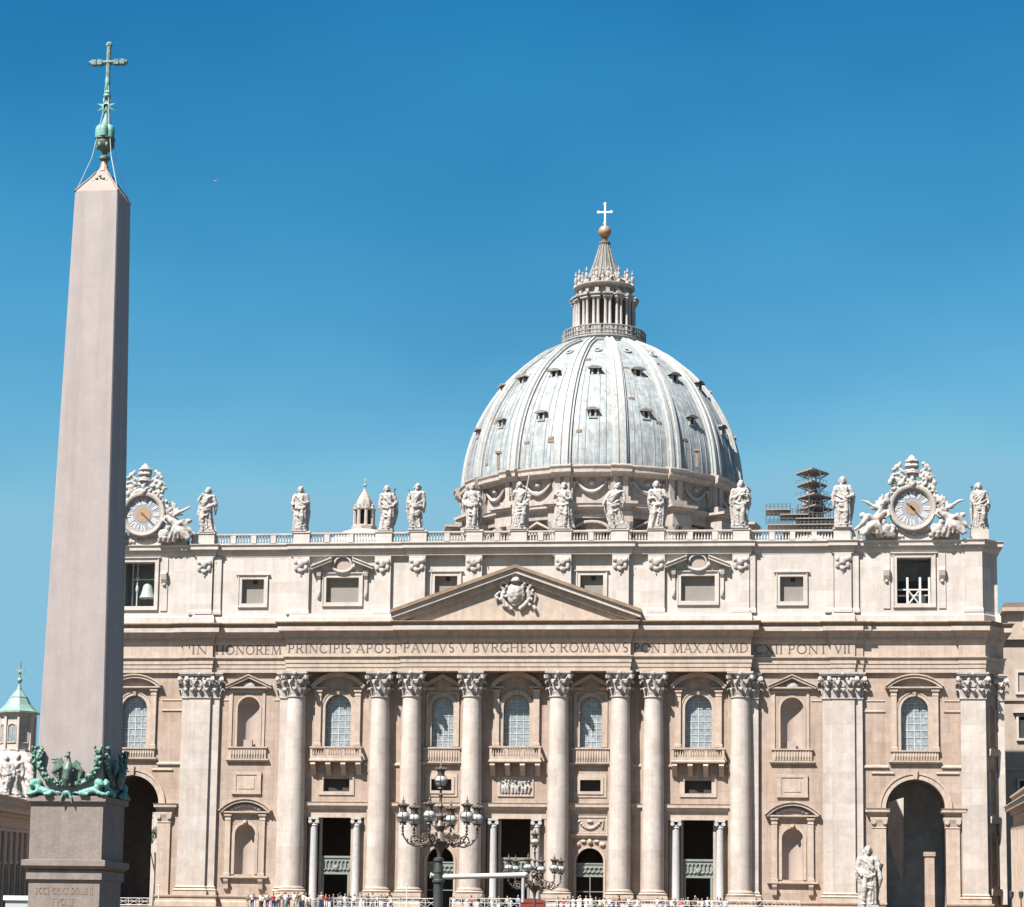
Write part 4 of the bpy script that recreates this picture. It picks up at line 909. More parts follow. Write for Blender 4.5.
for i in range(16):
    a=R_(11.25+22.5*i)
    if math.cos(a)<-.35: continue
    d=Vector((math.sin(a),-math.cos(a),0)); sd_=Vector((math.cos(a),math.sin(a),0)); b=MB()
    def bx(mb,x0,x1,r0,r1,z0,z1): mb.add([d*o+sd_*x+Vector((DX,DY,z)) for z in(z0,z1) for o in(r0,r1) for x in(x0,x1)],[(0,1,5,4),(2,3,7,6)[::1],(0,2,6,4),(3,1,5,7),(4,6,7,5),(0,1,3,2)])
    bx(b,-1.9,1.9,24,28.0,74.0,75.9); bx(b,-1.75,1.75,24,27.8,75.9,76.7); bx(b,-2.3,2.3,24,28.7,76.7,77.0); bx(b,-2.6,2.6,24,29.0,77.0,77.45); bx(b,-1.6,1.6,24,27.0,77.45,78.6); bx(b,-1.6,1.6,23.5,26.3,60,74)
    bp_=part('buttress',b,'drum',drum)
    for sg in(-1,1):
        c=MB(); p=d*27.0+sd_*sg*1.15+Vector((DX,DY,0)); c.lathe([(.75,60),(.66,72.3),(.75,72.4),(.9,73.4),(1.05,73.9),(1.05,74)],(p.x,p.y,0),14); part('buttress_column',c,'drum',drum,True)
    # pilaster strips of the attic
    b=MB(); bx(b,-1.3,-.35,25,26.0,77.7,82.4); bx(b,.35,1.3,25,26.0,77.7,82.4); part('attic_strip',b,'drum',drum)
    # scroll foot
    am=R_(22.5*i)
    d2=Vector((math.sin(am),-math.cos(am),0)); s2=Vector((math.cos(am),math.sin(am),0))
    if math.cos(am)<-.35: continue
    def Q(x,o,z): return Vector((DX,DY,z))+d2*o+s2*x
    g=MB(); N=12
    g.tube([Q(2.6*(t/6-1),24.95,81.6-1.9*(1-(t/6-1)**2)) for t in range(N+1)],[.2+.24*(1-abs(t/6-1)) for t in range(N+1)],7)
    for x in(-3.0,3.0): g.ball(Q(x,24.9,81.4),.3,7); g.tube([Q(x,24.9,81.3),Q(x*1.02,24.9,80.1)],[.25,.1],6)
    g.ball(Q(0,24.9,81.3),(.6,.5,.5),8)
    part('garland',g,'carve',drum)
    # window with pediment
    b=MB()
    def bq(x0,x1,r0,r1,z0,z1): b.add([Q(x,o,z) for z in(z0,z1) for o in(r0,r1) for x in(x0,x1)],[(2,3,7,6),(0,2,6,4),(3,1,5,7),(4,6,7,5),(0,1,3,2)])
    bq(-2.5,-1.9,23,24.3,62,72.6); bq(1.9,2.5,23,24.3,62,72.6); bq(-2.5,2.5,23,24.3,71.6,72.6); bq(-2.9,2.9,23,25.0,72.6,73.1)
    if i%2:
        for sg in(-1,1): b.add([Q(0,o,74.9) for o in(23,25.2)]+[Q(sg*3.1,o,73.1) for o in(23,25.2)]+[Q(0,o,74.5) for o in(23,25.2)]+[Q(sg*3.1,o,72.9) for o in(23,25.2)],[(0,1,3,2),(1,5,7,3),(4,5,7,6)])
    else: b.tube([Q(3.0*math.cos(pi*t/10),24.3,73.1+1.5*math.sin(pi*t/10)) for t in range(11)],.3,6)
    w_=part('drum_window',b,'drum',drum)
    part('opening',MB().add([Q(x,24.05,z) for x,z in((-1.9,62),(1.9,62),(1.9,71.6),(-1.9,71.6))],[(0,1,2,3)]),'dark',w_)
part('drum_base',ring([(31,45.6),(31,58),(29.5,59),(29,60),(23,60)],64),'drum',drum)
# pipes / chimneys on the springing
for px,py in((499,468),(697,470)):
    X,Z=at(px,py,DY-24); r=math.hypot(X,24); ch=MB(); ch.box(X-.25,X+.25,DY-25.3,DY-24.8,83.8,86.6); ch.box(X-.5,X+.5,DY-25.5,DY-24.6,86.6,87.0); part('vent_pipe',ch,'dirty',drum)
M_['spire']=mat('spire_lead',(.20,.185,.17),var=.2,scale=1,streak=.3,dirt=.4,dirtcol=(.16,.14,.12))
# lantern --------------------------------------------------------------------------
gp=ring([(7.0,110.6),(7.3,111.3),(7.6,111.6),(7.7,112.2),(7.9,112.4),(7.9,112.6),(3,112.7)],64)
lan=part('lantern',ring([(3.7,112.5),(3.7,121.5)],48),'dirty')
part('gallery',gp,'rib',lan)
ra=MB().lathe([(7.8,113.6),(7.85,113.7),(7.85,115.2),(7.75,115.25),(7.65,115.2),(7.65,113.6)],(0,DY,0),64) if False else MB()
for i in range(64):
    a=2*pi*i/64; p=polar(7.6,a,0); ra.tube([(p.x,p.y,112.6),(p.x,p.y,114.5)],.13 if i%4 else .24,4)
for z in(112.9,113.6,114.5): ra.tube([tuple(polar(7.6,2*pi*i/48,z)) for i in range(49)],.16,5,False)
part('gallery_railing',ra,'dirtygrey',lan)
for i in range(16):
    a=R_(11.25+22.5*i)
    if math.cos(a)<-.6: continue
    b=MB(); d=Vector((math.sin(a),-math.cos(a),0)); sd_=Vector((math.cos(a),math.sin(a),0))
    def bx(x0,x1,r0,r1,z0,z1): b.add([d*o+sd_*x+Vector((DX,DY,z)) for z in(z0,z1) for o in(r0,r1) for x in(x0,x1)],[(2,3,7,6),(0,2,6,4),(3,1,5,7),(4,6,7,5),(0,1,3,2)])
    for sg in(-1,1):
        p=d*5.55+sd_*sg*.42+Vector((DX,DY,0)); b.lathe([(.36,114.6),(.36,115.0),(.3,115.1),(.27,119.6),(.42,120.2)],(p.x,p.y,0),10)
    bx(-.8,.8,3.6,6.0,112.6,114.6); bx(-.25,.25,3.6,5.2,114.6,120.2); bx(-.85,.85,3.6,6.15,120.2,120.75); bx(-1.0,1.0,3.6,6.4,120.75,121.0)
    for o0,o1,z0,z1 in((4.3,5.8,121.0,121.5),(4.3,5.2,121.5,122.2),(4.2,4.8,122.2,122.8)): bx(-.35,.35,o0,o1,z0,z1)
    part('paired_columns',b,'carve',lan,True)
    c=MB(); p=polar(5.35,a,0); c.lathe([(.4,123.3),(.4,123.6),(.15,123.9),(.33,124.3),(.3,124.9),(.12,125.3),(.28,125.6),(.1,125.9),(.12,126.1),(.001,126.4)],(p.x,p.y,0),8); part('candelabrum',c,'carve',lan,True)
    a2=a+R_(11.25); c=MB(); p=polar(4.25,a2,0); c.lathe([(.34,124.2),(.3,124.6),(.12,124.8),(.26,125.2),(.1,125.6),(.2,125.8),(.001,126.3)],(p.x,p.y,0),7); part('small_finial',c,'drum',lan,True)
    q=MB(); q.tube([polar(4.6,a2,123.3),polar(4.2,a2,124.4),polar(3.4,a2,124.9),polar(2.9,a2,125.9)],[.22,.26,.22,.12],6); part('scroll',q,'drum',lan)
part('lantern_entablature',ring([(3.6,120.9),(4.3,121.0),(4.3,122.6),(5.3,122.9),(5.7,123.1),(5.7,123.3),(4.6,123.35),(4.4,123.4),(4.4,124.3),(4.1,124.4)],48),'carve',lan)
sp=[(4.1,124.3),(3.3,124.9),(2.6,126.2),(2.0,127.9),(1.5,129.6),(1.05,131.2),(.85,131.9)]
part('spire',ring(smoothprof(sp,3),32),'spire',lan,'full')
sr=MB()
for i in range(16):
    a=R_(22.5*i+11.25); sr.tube([tuple(polar(r+.05,a,z)) for r,z in sp],[.2,.2,.18,.15,.13,.1,.1],5)
for i in range(16):
    a=R_(22.5*i); p=polar(3.3,a,125.0); sr.ball(p,(.35,.35,.45),6)
part('spire_ribs',sr,'dirtygrey',lan)
n_=ring([(.85,131.8),(1.1,132.0),(1.1,132.25),(.45,132.4),(.45,132.9),(.6,133.1),(.3,133.25)],20); part('spire_collar',n_,'dirty',lan,True)
for sg in(-1,1): pass
part('gilt_ball',MB().ball((0,DY,134.35),1.22,24),'gold',lan,'full')
c=MB(); c.box(-.16,.16,DY-.12,DY+.12,135.5,139.7); c.box(-1.15,1.15,DY-.121,DY+.121,138.0,138.32)
for x,z in((0,139.75),(-1.2,138.16),(1.2,138.16)): c.ball((x,DY,z),(.32,.16,.32),8)
c.ball((0,DY,136.0),(.3,.2,.3),8)
part('cross',c,'white',lan)
# minor cupola ---------------------------------------------------------------------
def cupola(cx,cy):
    k=.6; z0=71.3
    c=part('minor_cupola',MB().lathe([(10,45),(10,59),(9.2,64),(7.2,67.8),(4.6,70.4),(2.6,71.2)],(cx,cy,0),48),'rib',None,'full')
    part('lantern_base',MB().lathe([(2.2,70.9),(2.2,71.9),(1.9,72.1)],(cx,cy,0),8),'drum',c)
    for i in range(8):
        a=2*pi*i/8+pi/8; q=MB(); q.lathe([(r*k,z0+z*k) for r,z in((.62,1.3),(.55,1.6),(.5,5.4),(.75,5.9),(.8,6.2),(.3,6.5),(.3,7),(.001,7.6))],(cx+1.6*math.cos(a),cy+1.6*math.sin(a),0),8); part('lantern_pier',q,'drum',c)
    part('lantern_core',MB().lathe([(1.0,z0+.8),(1.0,z0+3.6)],(cx,cy,0),8),'dark',c)
    part('lantern_roof',MB().lathe([(r*k,z0+z*k) for r,z in((3.1,5.8),(3.1,6.2),(2.5,6.4),(2.4,7.6),(2.2,8.4),(1.5,9.8),(.7,11),(.25,12),(.25,12.4))],(cx,cy,0),8),'drum',c)
    f=MB().ball((cx,cy,z0+7.8),.3,10); f.box(cx-.07,cx+.07,cy-.07,cy+.07,z0+8,z0+9.3); f.box(cx-.35,cx+.35,cy-.06,cy+.06,z0+8.7,z0+8.85); part('finial',f,'copper',c)
cupola(-37.9,100); cupola(37.7,100)
# ---------------------------------------------------------------- statues
def figure(mb,h,lean=0,pose=None,robe=1.0,fold=8,ph=0,turn=0,lhand=(-.2,-.05,.45),lel=(-.19,0,.6),rhand=(.2,-.05,.45),rel=(.19,0,.6),knee=1,cloak=1,head=0,beard=True,wide=1.08,hood=False):
    "standing draped figure of height h, feet at the origin, facing -y; limbs in units of its height"
    def X(z): return lean*math.sin(pi*min(1,z*1.05))*.09
    rings=[(0,.15,.11),(.05,.148,.115),(.15,.138,.11),(.3,.135,.108),(.42,.135,.105),(.52,.132,.10),(.6,.112,.088),(.66,.108,.085),(.72,.122,.09),(.78,.132,.085),(.815,.115,.07),(.84,.06,.055),(.87,.042,.045),(.9,.042,.045)]
    n=26; vs=[]
    for z,rx,ry in rings:
        amp=.24*max(0,1-z/.64)+(.07 if .55<z<.8 else 0)
        for j in range(n):
            q=2*pi*j/n; f=1+amp*math.sin(fold*q+ph+4*z)+amp*.5*math.sin((fold*2-3)*q-6*z+ph)
            k=wide if z<.8 else 1
            vs.append(((X(z)+rx*math.cos(q)*f*k*(robe if z<.5 else 1))*h,ry*math.sin(q)*f*h,z*h))
    mb.add(vs,[(i*n+j,i*n+(j+1)%n,(i+1)*n+(j+1)%n,(i+1)*n+j) for i in range(len(rings)-1) for j in range(n)]+[tuple(range(n))[::-1],tuple((len(rings)-1)*n+j for j in range(n))])
    S=lambda p:(( p[0]+X(p[2]))*h,p[1]*h,p[2]*h)
    hx=head*.02
    mb.ball(S((hx,-.012,.932)),(.052*h,.062*h,.068*h),12); mb.ball(S((hx+head*.02,-.075,.925)),(.014*h,.018*h,.022*h),6)
    mb.ball(S((hx,.015,.955)),(.064*h,.064*h,.058*h),10)
    for sx in(-1,1): mb.tube([S((hx+sx*.055,.02,.95)),S((hx+sx*.06,.02,.9)),S((hx+sx*.05,.03,.86))],[.028*h,.03*h,.02*h],7)
    if beard: mb.ball(S((hx,-.055,.888)),(.038*h,.034*h,.045*h),8)
    for sx,el,ha in((-1,lel,lhand),(1,rel,rhand)):
        sh=(sx*.115*wide,0,.785)
        mb.tube([S(sh),S([(a+b)/2 for a,b in zip(sh,el)]),S(el)],[.056*h,.054*h,.048*h],9)
        mb.tube([S(el),S([(a+b)/2 for a,b in zip(el,ha)]),S(ha)],[.048*h,.038*h,.027*h],9)
        d=(Vector(ha)-Vector(el)).normalized()*.03; mb.ball(S(Vector(ha)+d*.6),(.022*h,.02*h,.026*h),7)
        for k_ in range(3): mb.tube([S(Vector(ha)+d*.7),S(Vector(ha)+d*1.5+Vector(((k_-1)*.012,-.008,-.004)))],[.009*h,.006*h],5)
        mb.ball(S(sh),(.055*h,.055*h,.05*h),8)
        if ha[2]<.7:  # sleeve drape
            mb.tube([S(el),S((el[0]*1.02,el[1]+.01,el[2]-.12)),S((el[0]*.95,el[1]+.02,el[2]-.24))],[.045*h,.04*h,.015*h],8)
    if cloak:
        rn=random.Random(int(ph*100)+7)
        for q_ in range(4):
            o1,o2=rn.uniform(-.03,.03),rn.uniform(-.05,.05)
            mb.tube([S(((-.10+o1)*cloak,-.05,.8)),S(((-.02+o1)*cloak,-.095,.70+o2)),S(((.06+o2)*cloak,-.105,.6+o2)),S((.13*cloak,-.06,.52+o2)),S((.13*cloak,.02,.44+o1))],[.015*h,.02*h,.024*h,.026*h,.02*h],7)
        for q_ in range(5):
            z_=rn.uniform(.3,.55); mb.tube([S((-.14*cloak,-.03,z_+.1)),S((-.04*cloak,-.12,z_+rn.uniform(-.05,.03))),S((.06*cloak,-.12,z_-.04)),S((.14*cloak,-.03,z_+rn.uniform(0,.12)))],[.012*h,.022*h,.022*h,.012*h],6)
        mb.tube([S((-.13*cloak,-.07,.50)),S((0,-.115,.47)),S((.12*cloak,-.08,.52))],[.028*h,.034*h,.03*h],8)
        for t in(-.6,0,.5,1): mb.tube([S((.05*cloak+t*.07*cloak,-.10+abs(t)*.03,.5)),S((.04*cloak+t*.085*cloak,-.115+abs(t)*.03,.25)),S((.03*cloak+t*.10*cloak,-.11+abs(t)*.03,.03))],[.014*h,.02*h,.016*h],6)
        mb.tube([S((.155*cloak,.03,.62)),S((.175*cloak,.04,.4)),S((.15*cloak,.05,.12))],[.04*h,.05*h,.03*h],8)
    mb.tube([S((knee*.055,-.07,.5)),S((knee*.06,-.125,.29)),S((knee*.065,-.10,.08))],[.045*h,.048*h,.03*h],8)
    mb.ball(S((knee*.07,-.14,.02)),(.028*h,.06*h,.02*h),7); mb.ball(S((-knee*.06,-.12,.02)),(.028*h,.055*h,.02*h),7)
def statue(name,label,loc,h,attrs=(),group='statues along the roof balustrade',vox=.05,seed=0,plinth=True,rz=0,cat='statue',material='statue',**k):
    t=thing(name,label,cat,loc,rz,group)
    mb=MB(); figure(mb,h,**k); me=fuse(mb,vox*h/5.4,0,.05,3.4,seed)
    obj('figure',me,M_[material],t,(0,0,.22),'full')
    if plinth: obj('plinth',MB().box(-.17*h,.17*h,-.16*h,.13*h,0,.24),M_[material],t)
    for nm,amb,mm in attrs: obj(nm,amb,M_[mm],t,(0,0,.22),True)
    return t
def tb(pts,r,n=7): return MB().tube(pts,r,n)
PZ=52.5; HS=5.65
def sloc(px,y): X,_=at(px,529,y); return (X,y,PZ)
# left to right
a1=MB().tube([(-.72,-.3,3.2),(-.72,-.3,4.7)],.06,6).ball((-.72,-.3,4.6),(.26,.1,.3),8)
statue('statue','statue with right arm raised holding a small disc, first standing right of the left clock',sloc(208,1.5),HS,[('disc',a1,'statue')],seed=1,lhand=(-.14,-.06,.80),lel=(-.185,-.02,.68),rhand=(.10,-.10,.55),rel=(.21,0,.61),cloak=-1,lean=-.6,knee=-1,head=-.5,ph=1)
statue('statue','heavily cloaked statue with both forearms forward, standing alone left of the small cupola',sloc(300,1.4),HS,[],seed=2,lhand=(-.15,-.10,.57),lel=(-.17,0,.61),rhand=(.14,-.12,.6),rel=(.17,0,.62),wide=1.08,robe=1.05,ph=2,cloak=1,knee=1)
a=tb([(.55,-.2,.4),(1.05,-.25,5.0)],.05).ball((1.06,-.25,5.1),(.13,.06,.2),6)
statue('statue','bearded statue with a thin slanting staff, close beside the small cupola',sloc(386,1.4),HS,[('staff',a,'darkmetal')],seed=3,lhand=(-.17,-.02,.45),lel=(-.18,0,.6),rhand=(.14,-.06,.56),rel=(.18,0,.62),ph=.4,lean=.5,cloak=1,wide=1.05)
a=tb([(-.15,-.3,.1),(-1.05,-.28,5.0)],.035)
statue('statue','slim belted statue with legs apart, immediately right of the staff bearer by the small cupola',sloc(417,1.1),HS+.15,[('thin_rod',a,'darkmetal')],seed=4,lhand=(-.1,-.09,.55),lel=(-.18,0,.6),rhand=(.15,-.03,.42),rel=(.17,0,.6),robe=.85,ph=3,cloak=-1,knee=-1,lean=-.3)
statue('statue','stocky statue in a short tunic in front of the left edge of the great dome',sloc(472,1.1),HS+.1,[],seed=5,lhand=(-.14,-.09,.52),lel=(-.19,0,.62),rhand=(.17,-.08,.66),rel=(.18,0,.6),robe=.8,wide=1.05,ph=.1,fold=6,knee=1)
a=tb([(.05,-.5,-.1),(1.25,-.2,6.9)],.09).tube([(.75,-.3,4.6),(1.35,-.25,4.3)],.08,6)
statue('statue','statue leaning on a very tall slanting pole above the tip of the pediment',sloc(519,1.1),HS+.2,[('tall_cross_pole',a,'statue')],seed=6,lhand=(-.2,-.05,.83),lel=(-.2,0,.7),rhand=(.19,-.06,.72),rel=(.19,0,.62),lean=.7,ph=1.4,cloak=-1,beard=False)
a=tb([(-1.0,-.1,.2),(-.35,-.2,2.6)],.12).tube([(.3,-.1,3.9),(.62,-.1,4.9)],.12,7)
statue('statue','broad robed statue with a slanting beam at its side, right of the tall pole bearer',sloc(563,1.1),HS+.1,[('beam',a,'statue')],seed=7,lhand=(-.17,-.1,.7),lel=(-.18,-.02,.66),rhand=(.12,-.1,.62),rel=(.17,0,.64),robe=1.25,wide=1.1,ph=2.2,beard=True,head=.5)
statue('statue','swaying statue with windswept cloak and one arm thrown out, under the centre of the dome',sloc(619,1.1),HS,[],seed=8,lhand=(-.22,-.08,.52),lel=(-.17,-.02,.66),rhand=(.22,-.05,.60),rel=(.2,0,.68),lean=-1.3,robe=1.15,ph=1,cloak=-1,head=-1,knee=-1)
a=MB().box(.35,.95,-.62,-.45,3.0,3.75)
statue('statue','statue clasping a book and lifting one hand to its face, right of the swaying statue',sloc(656,1.4),HS+.2,[('book',a,'statue')],seed=9,lhand=(-.09,-.1,.62),lel=(-.18,0,.62),rhand=(.12,-.10,.66),rel=(.19,0,.64),ph=.7,cloak=1,knee=-1,lean=.4)
a=MB().box(.45,1.1,-.5,-.2,3.1,3.9).tube([(.8,-.2,1.2),(.8,-.2,2.1)],.2,7)
statue('statue','bulky statue reading from a raised open book at the right edge of the dome',sloc(740,1.4),HS+.2,[('open_book',a,'statue')],seed=10,lhand=(.08,-.12,.68),lel=(-.18,0,.62),rhand=(.17,-.1,.66),rel=(.19,0,.6),wide=1.12,ph=2.9,cloak=-1,head=1,knee=1)
a=MB().box(-.1,.85,-.72,-.45,3.05,3.2)
statue('statue','bearded statue holding a closed book at its waist, between scaffolding and right clock',sloc(843,1.5),HS+.55,[('book',a,'statue')],seed=11,lhand=(-.18,-.02,.42),lel=(-.18,0,.6),rhand=(.1,-.12,.57),rel=(.2,0,.62),wide=1.05,ph=.3,cloak=1)
a=tb([(-.75,-.2,0),(-.8,-.2,5.0)],.045).ball((-.8,-.2,5.1),(.14,.08,.2),6)
statue('statue','statue gripping an upright spear at the far right corner of the roof',(at(979,534,1.9)[0],1.9,52.2),HS,[('spear',a,'darkmetal')],seed=12,lhand=(-.15,-.05,.55),lel=(-.17,0,.64),rhand=(.17,-.05,.56),rel=(.17,0,.6),ph=1.9,cloak=-1,lean=.4)
# big statue at the foot of the steps
X,Z=at(868,905,-52); 
h8=(at(868,846,-52)[1]-Z)*1.0
t=statue('saint_statue','large hooded marble statue clutching its drapery on a pedestal beside the right archway',(X,-52,Z-.25),h8,[],group=None,seed=20,vox=.06,lhand=(-.12,-.1,.52),lel=(-.17,0,.62),rhand=(.17,-.08,.62),rel=(.2,-.02,.6),wide=1.12,robe=.95,ph=.9,cloak=1,knee=-1,beard=True,head=.3)
a=MB().tube([(.17*h8,-.1*h8,.72*h8),(.21*h8,-.12*h8,.45*h8),(.2*h8,-.1*h8,.3*h8)],[.03*h8,.045*h8,.015*h8],7); obj('hanging_drapery',fuse(a,.08,1,.05,3,2),M_['statue'],t,(0,0,.22),'full')
a=MB().tube([(.21*h8,-.14*h8,.62*h8),(.235*h8,-.14*h8,.70*h8)],.03*h8,7); obj('keys',a,M_['darkmetal'],t,(0,0,.22))
pz=Z-.25; p=MB(); p.box(X-1.7,X+1.7,-53.7,-50.3,0,.8); p.box(X-1.35,X+1.35,-53.35,-50.65,.8,pz-.5); p.box(X-1.6,X+1.6,-53.6,-50.4,pz-.5,pz-.002)
tag(obj('pedestal',p,M_['ped']),'tall stone pedestal under the large hooded statue','pedestal')
# ---------------------------------------------------------------- clocks
def clock(cx,cz,label,right):
    y=1.0; t=thing('clock',label,'clock',(cx,y,50.93),0,'ornate clocks on the attic corners'); s=1 if right else -1
    def P(n,mb,m,sm=False,par=None): return obj(n,mb,M_[m],par or t,(0,0,0),sm)
    zc=cz-50.93
    b=MB(); b.box(-5.6,5.6,-.35,1.2,0,1.15); b.molding([(-5.8,1.2),(-5.8,-.4),(5.8,-.4),(5.8,1.2)],[(0,1.15),(.15,1.25),(.15,1.42),(-.3,1.45)]); b.box(-2.6,2.6,-.6,1.1,1.45,zc-2.6)
    P('base',b,'attic')
    r=MB(); rnd=random.Random(7 if right else 8)
    for i in range(22): r.ball((-4.8+9.6*i/21,-.4,.55+rnd.uniform(-.2,.2)),(rnd.uniform(.15,.3),.18,rnd.uniform(.15,.35)),6)
    P('carved_frieze',fuse(r,.09,1),'carve','full')
    # frame ring facing -y
    def ringy(r0,r1,y0,y1,n=48):
        m_=MB(); vs=[]
        prof=[(r0,y1),(r0,y0+.08),(r0+.12,y0),(r1-.12,y0),(r1,y0+.1),(r1,y1)]
        for rad,yy in prof: vs+=[(rad*math.cos(2*pi*i/n),yy,zc+rad*math.sin(2*pi*i/n)) for i in range(n)]
        m_.add(vs,[(k*n+i,k*n+(i+1)%n,(k+1)*n+(i+1)%n,(k+1)*n+i) for k in range(len(prof)-1) for i in range(n)]); return m_
    fr=P('frame',ringy(2.35,2.85,-1.0,.2),'statue','s'); P('inner_ring',ringy(2.2,2.36,-.82,.0),'gold' if False else 'trim','s',fr)
    P('backing',MB().lathe([(.01,0),(2.7,0)],n=40).mesh('x') if False else ringy(.0,2.7,-.2,.9),'attic')
    d=MB(); n=48; d.add([(2.25*math.cos(2*pi*i/n),-.55,zc+2.25*math.sin(2*pi*i/n)) for i in range(n)],[tuple(range(n))]); dial=P('dial',d,'clockgrey')
    g=MB(); rr_=.98 if not right else .82; g.add([(rr_*math.cos(2*pi*i/n),-.58,zc+rr_*math.sin(2*pi*i/n)) for i in range(n)],[tuple(range(n))]); P('dial_centre',g,'gold',False,dial)
    num=MB(); rom=['XII','I','II','III','IIII','V','VI','VII','VIII','IX','X','XI']
    for k in range(12):
        a=pi/2-2*pi*k/12; u=Vector((math.cos(a),0,math.sin(a))); v=Vector((math.sin(a),0,-math.cos(a)))
        txt=rom[k]; wd={'I':.17,'V':.42,'X':.46}; tot=sum(wd[c] for c in txt); x=-tot/2
        ri,ro=1.28,2.08
        def stk(xa,ra,xb,rb,w_):
            pa=u*ra+v*xa; pb=u*rb+v*xb; q=v*w_/2; num.add([Vector((0,-.60,zc))+p_ for p_ in(pa-q,pa+q,pb+q,pb-q)],[(0,1,2,3)])
        for c in txt:
            w_=wd[c]
            if c=='I': stk(x+w_/2,ri,x+w_/2,ro,.11)
            if c=='V': stk(x+.05,ro,x+w_/2,ri,.12); stk(x+w_-.05,ro,x+w_/2,ri,.06)
            if c=='X': stk(x+.05,ro,x+w_-.05,ri,.12); stk(x+w_-.05,ro,x+.05,ri,.06)
            x+=w_
    P('numerals',num,'white',False,dial)
    ha=MB()
    for a,l,w_ in(((-50,1.75,.10),(138,.9,.14)) if right else ((-42,1.8,.1),)):
        a=R_(a); u=Vector((math.cos(a),0,math.sin(a))); v=Vector((-math.sin(a),0,math.cos(a)));o=Vector((0,-.66,zc))
        ha.add([o-u*.4+v*w_,o-u*.4-v*w_,o+u*l-v*w_*.5,o+u*(l+.15),o+u*l+v*w_*.5],[(0,1,2,3,4)])
    P('hand',ha,'letter',False,dial)
    # crest: tiara, keys and scrolls
    c=MB(); zt=zc+2.75
    c.ball((0,-.35,zt+2.6),(.85,.7,1.05),14); c.ball((0,-.35,zt+3.65),.22,7); c.tube([(0,-.35,zt+1.5),(0,-.35,zt+2.0)],[.95,.7],12)
    for zz in(1.8,2.4,3.0): c.tube([(.9*math.cos(2*pi*i/16)*(1.08-zz*.08),-.35+.75*math.sin(2*pi*i/16),zt+zz) for i in range(17)],.12,6)
    for sg in(-1,1):
        c.tube([(-sg*1.5,-.4,zt-.1),(0,-.55,zt+.9),(sg*1.55,-.4,zt+2.1)],.2,7); c.ball((sg*1.75,-.4,zt+2.35),(.42,.25,.42),8); c.ball((sg*2.15,-.4,zt+2.0),(.3,.22,.3),7); c.ball((sg*1.4,-.4,zt+2.75),(.28,.2,.3),7)
        c.tube([(sg*2.5*math.cos(a),-.5,zt-2.75+3.05*math.sin(a)) for a in [R_(v) for v in range(85,20,-10)]],[.42,.4,.38,.36,.34,.32,.3],8)
        c.tube([(sg*1.1,-.5,zt+.35),(sg*1.9,-.5,zt+.85),(sg*2.5,-.45,zt+.55),(sg*2.35,-.45,zt+.05),(sg*1.9,-.45,zt+.2)],[.3,.32,.3,.25,.2],8)
        for i in range(7): c.ball((sg*(1.2+rnd.random()*1.7),-.5-rnd.random()*.3,zt-.3+rnd.random()*1.4),(.28,.22,.34),6)
        c.tube([(sg*1.0,-.6,zt+.9),(sg*1.5,-.6,zt+1.5),(sg*2.3,-.4,zt+1.35),(sg*2.9,-.3,zt+.5)],[.2,.28,.22,.1],7)
    c.ball((0,-.9,zt+.15),(.5,.4,.62),9); c.ball((0,-.95,zt+.75),(.3,.3,.35),8)
    for i in range(40):
        a=rnd.uniform(.15,2.99); r_=rnd.uniform(2.9,3.5)+.9*math.exp(-((a-pi/2)/.5)**2)*rnd.random(); c.ball((r_*math.cos(a),-.5-rnd.random()*.4,zc+r_*math.sin(a)),(rnd.uniform(.12,.3),.2,rnd.uniform(.12,.32)),6)
    P('crest',fuse(c,.08,1,.10,2.4,2),'statue','full')
    # side scroll frame
    f=MB()
    for sg in(-1,1):
        f.tube([(sg*(2.9),-.3,zc+1.3),(sg*3.35,-.35,zc+.5),(sg*3.3,-.35,zc-.7),(sg*3.9,-.4,zc-1.6),(sg*4.5,-.4,zc-1.3),(sg*4.4,-.4,zc-.8)],[.35,.45,.5,.5,.4,.25],9)
        for i in range(34):
            q=rnd.random(); f.ball((sg*(2.8+q*2.0),-.35-rnd.random()*.7,zc+1.9-q*3.3-rnd.random()*1.0),(rnd.uniform(.15,.34),.24,rnd.uniform(.18,.42)),6)
        for i in range(8):
            q=rnd.random(); f.tube([(sg*(2.9+q*1.5),-.8,zc+1.2-q*2.8),(sg*(3.3+q*1.5),-1.1,zc+.8-q*2.8),(sg*(3.2+q*1.5),-.9,zc+.2-q*2.8)],[.14,.2,.08],6)
        f.ball((sg*2.5,-.6,zc-2.3),(.6,.4,.4),8)
    P('scroll_frame',fuse(f,.11,1,.1,1.4,5),'carve','full')
    # reclining winged figures
    for sg in(-1,1):
        if not right and sg<0: pass
        a=MB(); Q=lambda x,yy,z:(sg*x,yy,z+1.4)
        a.tube([Q(3.2,-.6,2.0),Q(3.9,-.7,1.5),Q(4.6,-.75,.9)],[.5,.55,.6],10)      # torso to hips
        a.tube([Q(4.5,-.9,.9),Q(5.3,-1.2,1.35),Q(6.1,-1.2,.3),Q(6.9,-1.1,-.3)],[.5,.42,.32,.16],9)
        a.tube([Q(4.3,-.9,.7),Q(4.9,-1.3,.2),Q(5.6,-1.3,-.6),Q(6.0,-1.3,-1.0)],[.48,.4,.3,.18],9)
        a.ball(Q(3.55,-.9,2.9),(.34,.36,.42),9); a.tube([Q(3.4,-.7,2.4),Q(3.5,-.8,2.7)],.2,7)
        a.tube([Q(3.7,-.7,2.2),Q(4.5,-.9,2.5),Q(5.3,-.8,3.1 if right else 2.9),Q(6.1,-.8,3.35)],[.28,.24,.2,.12],8)
        a.tube([Q(3.0,-.8,2.2),Q(2.8,-1.1,1.5),Q(3.3,-1.3,1.1)],[.26,.22,.14],8)
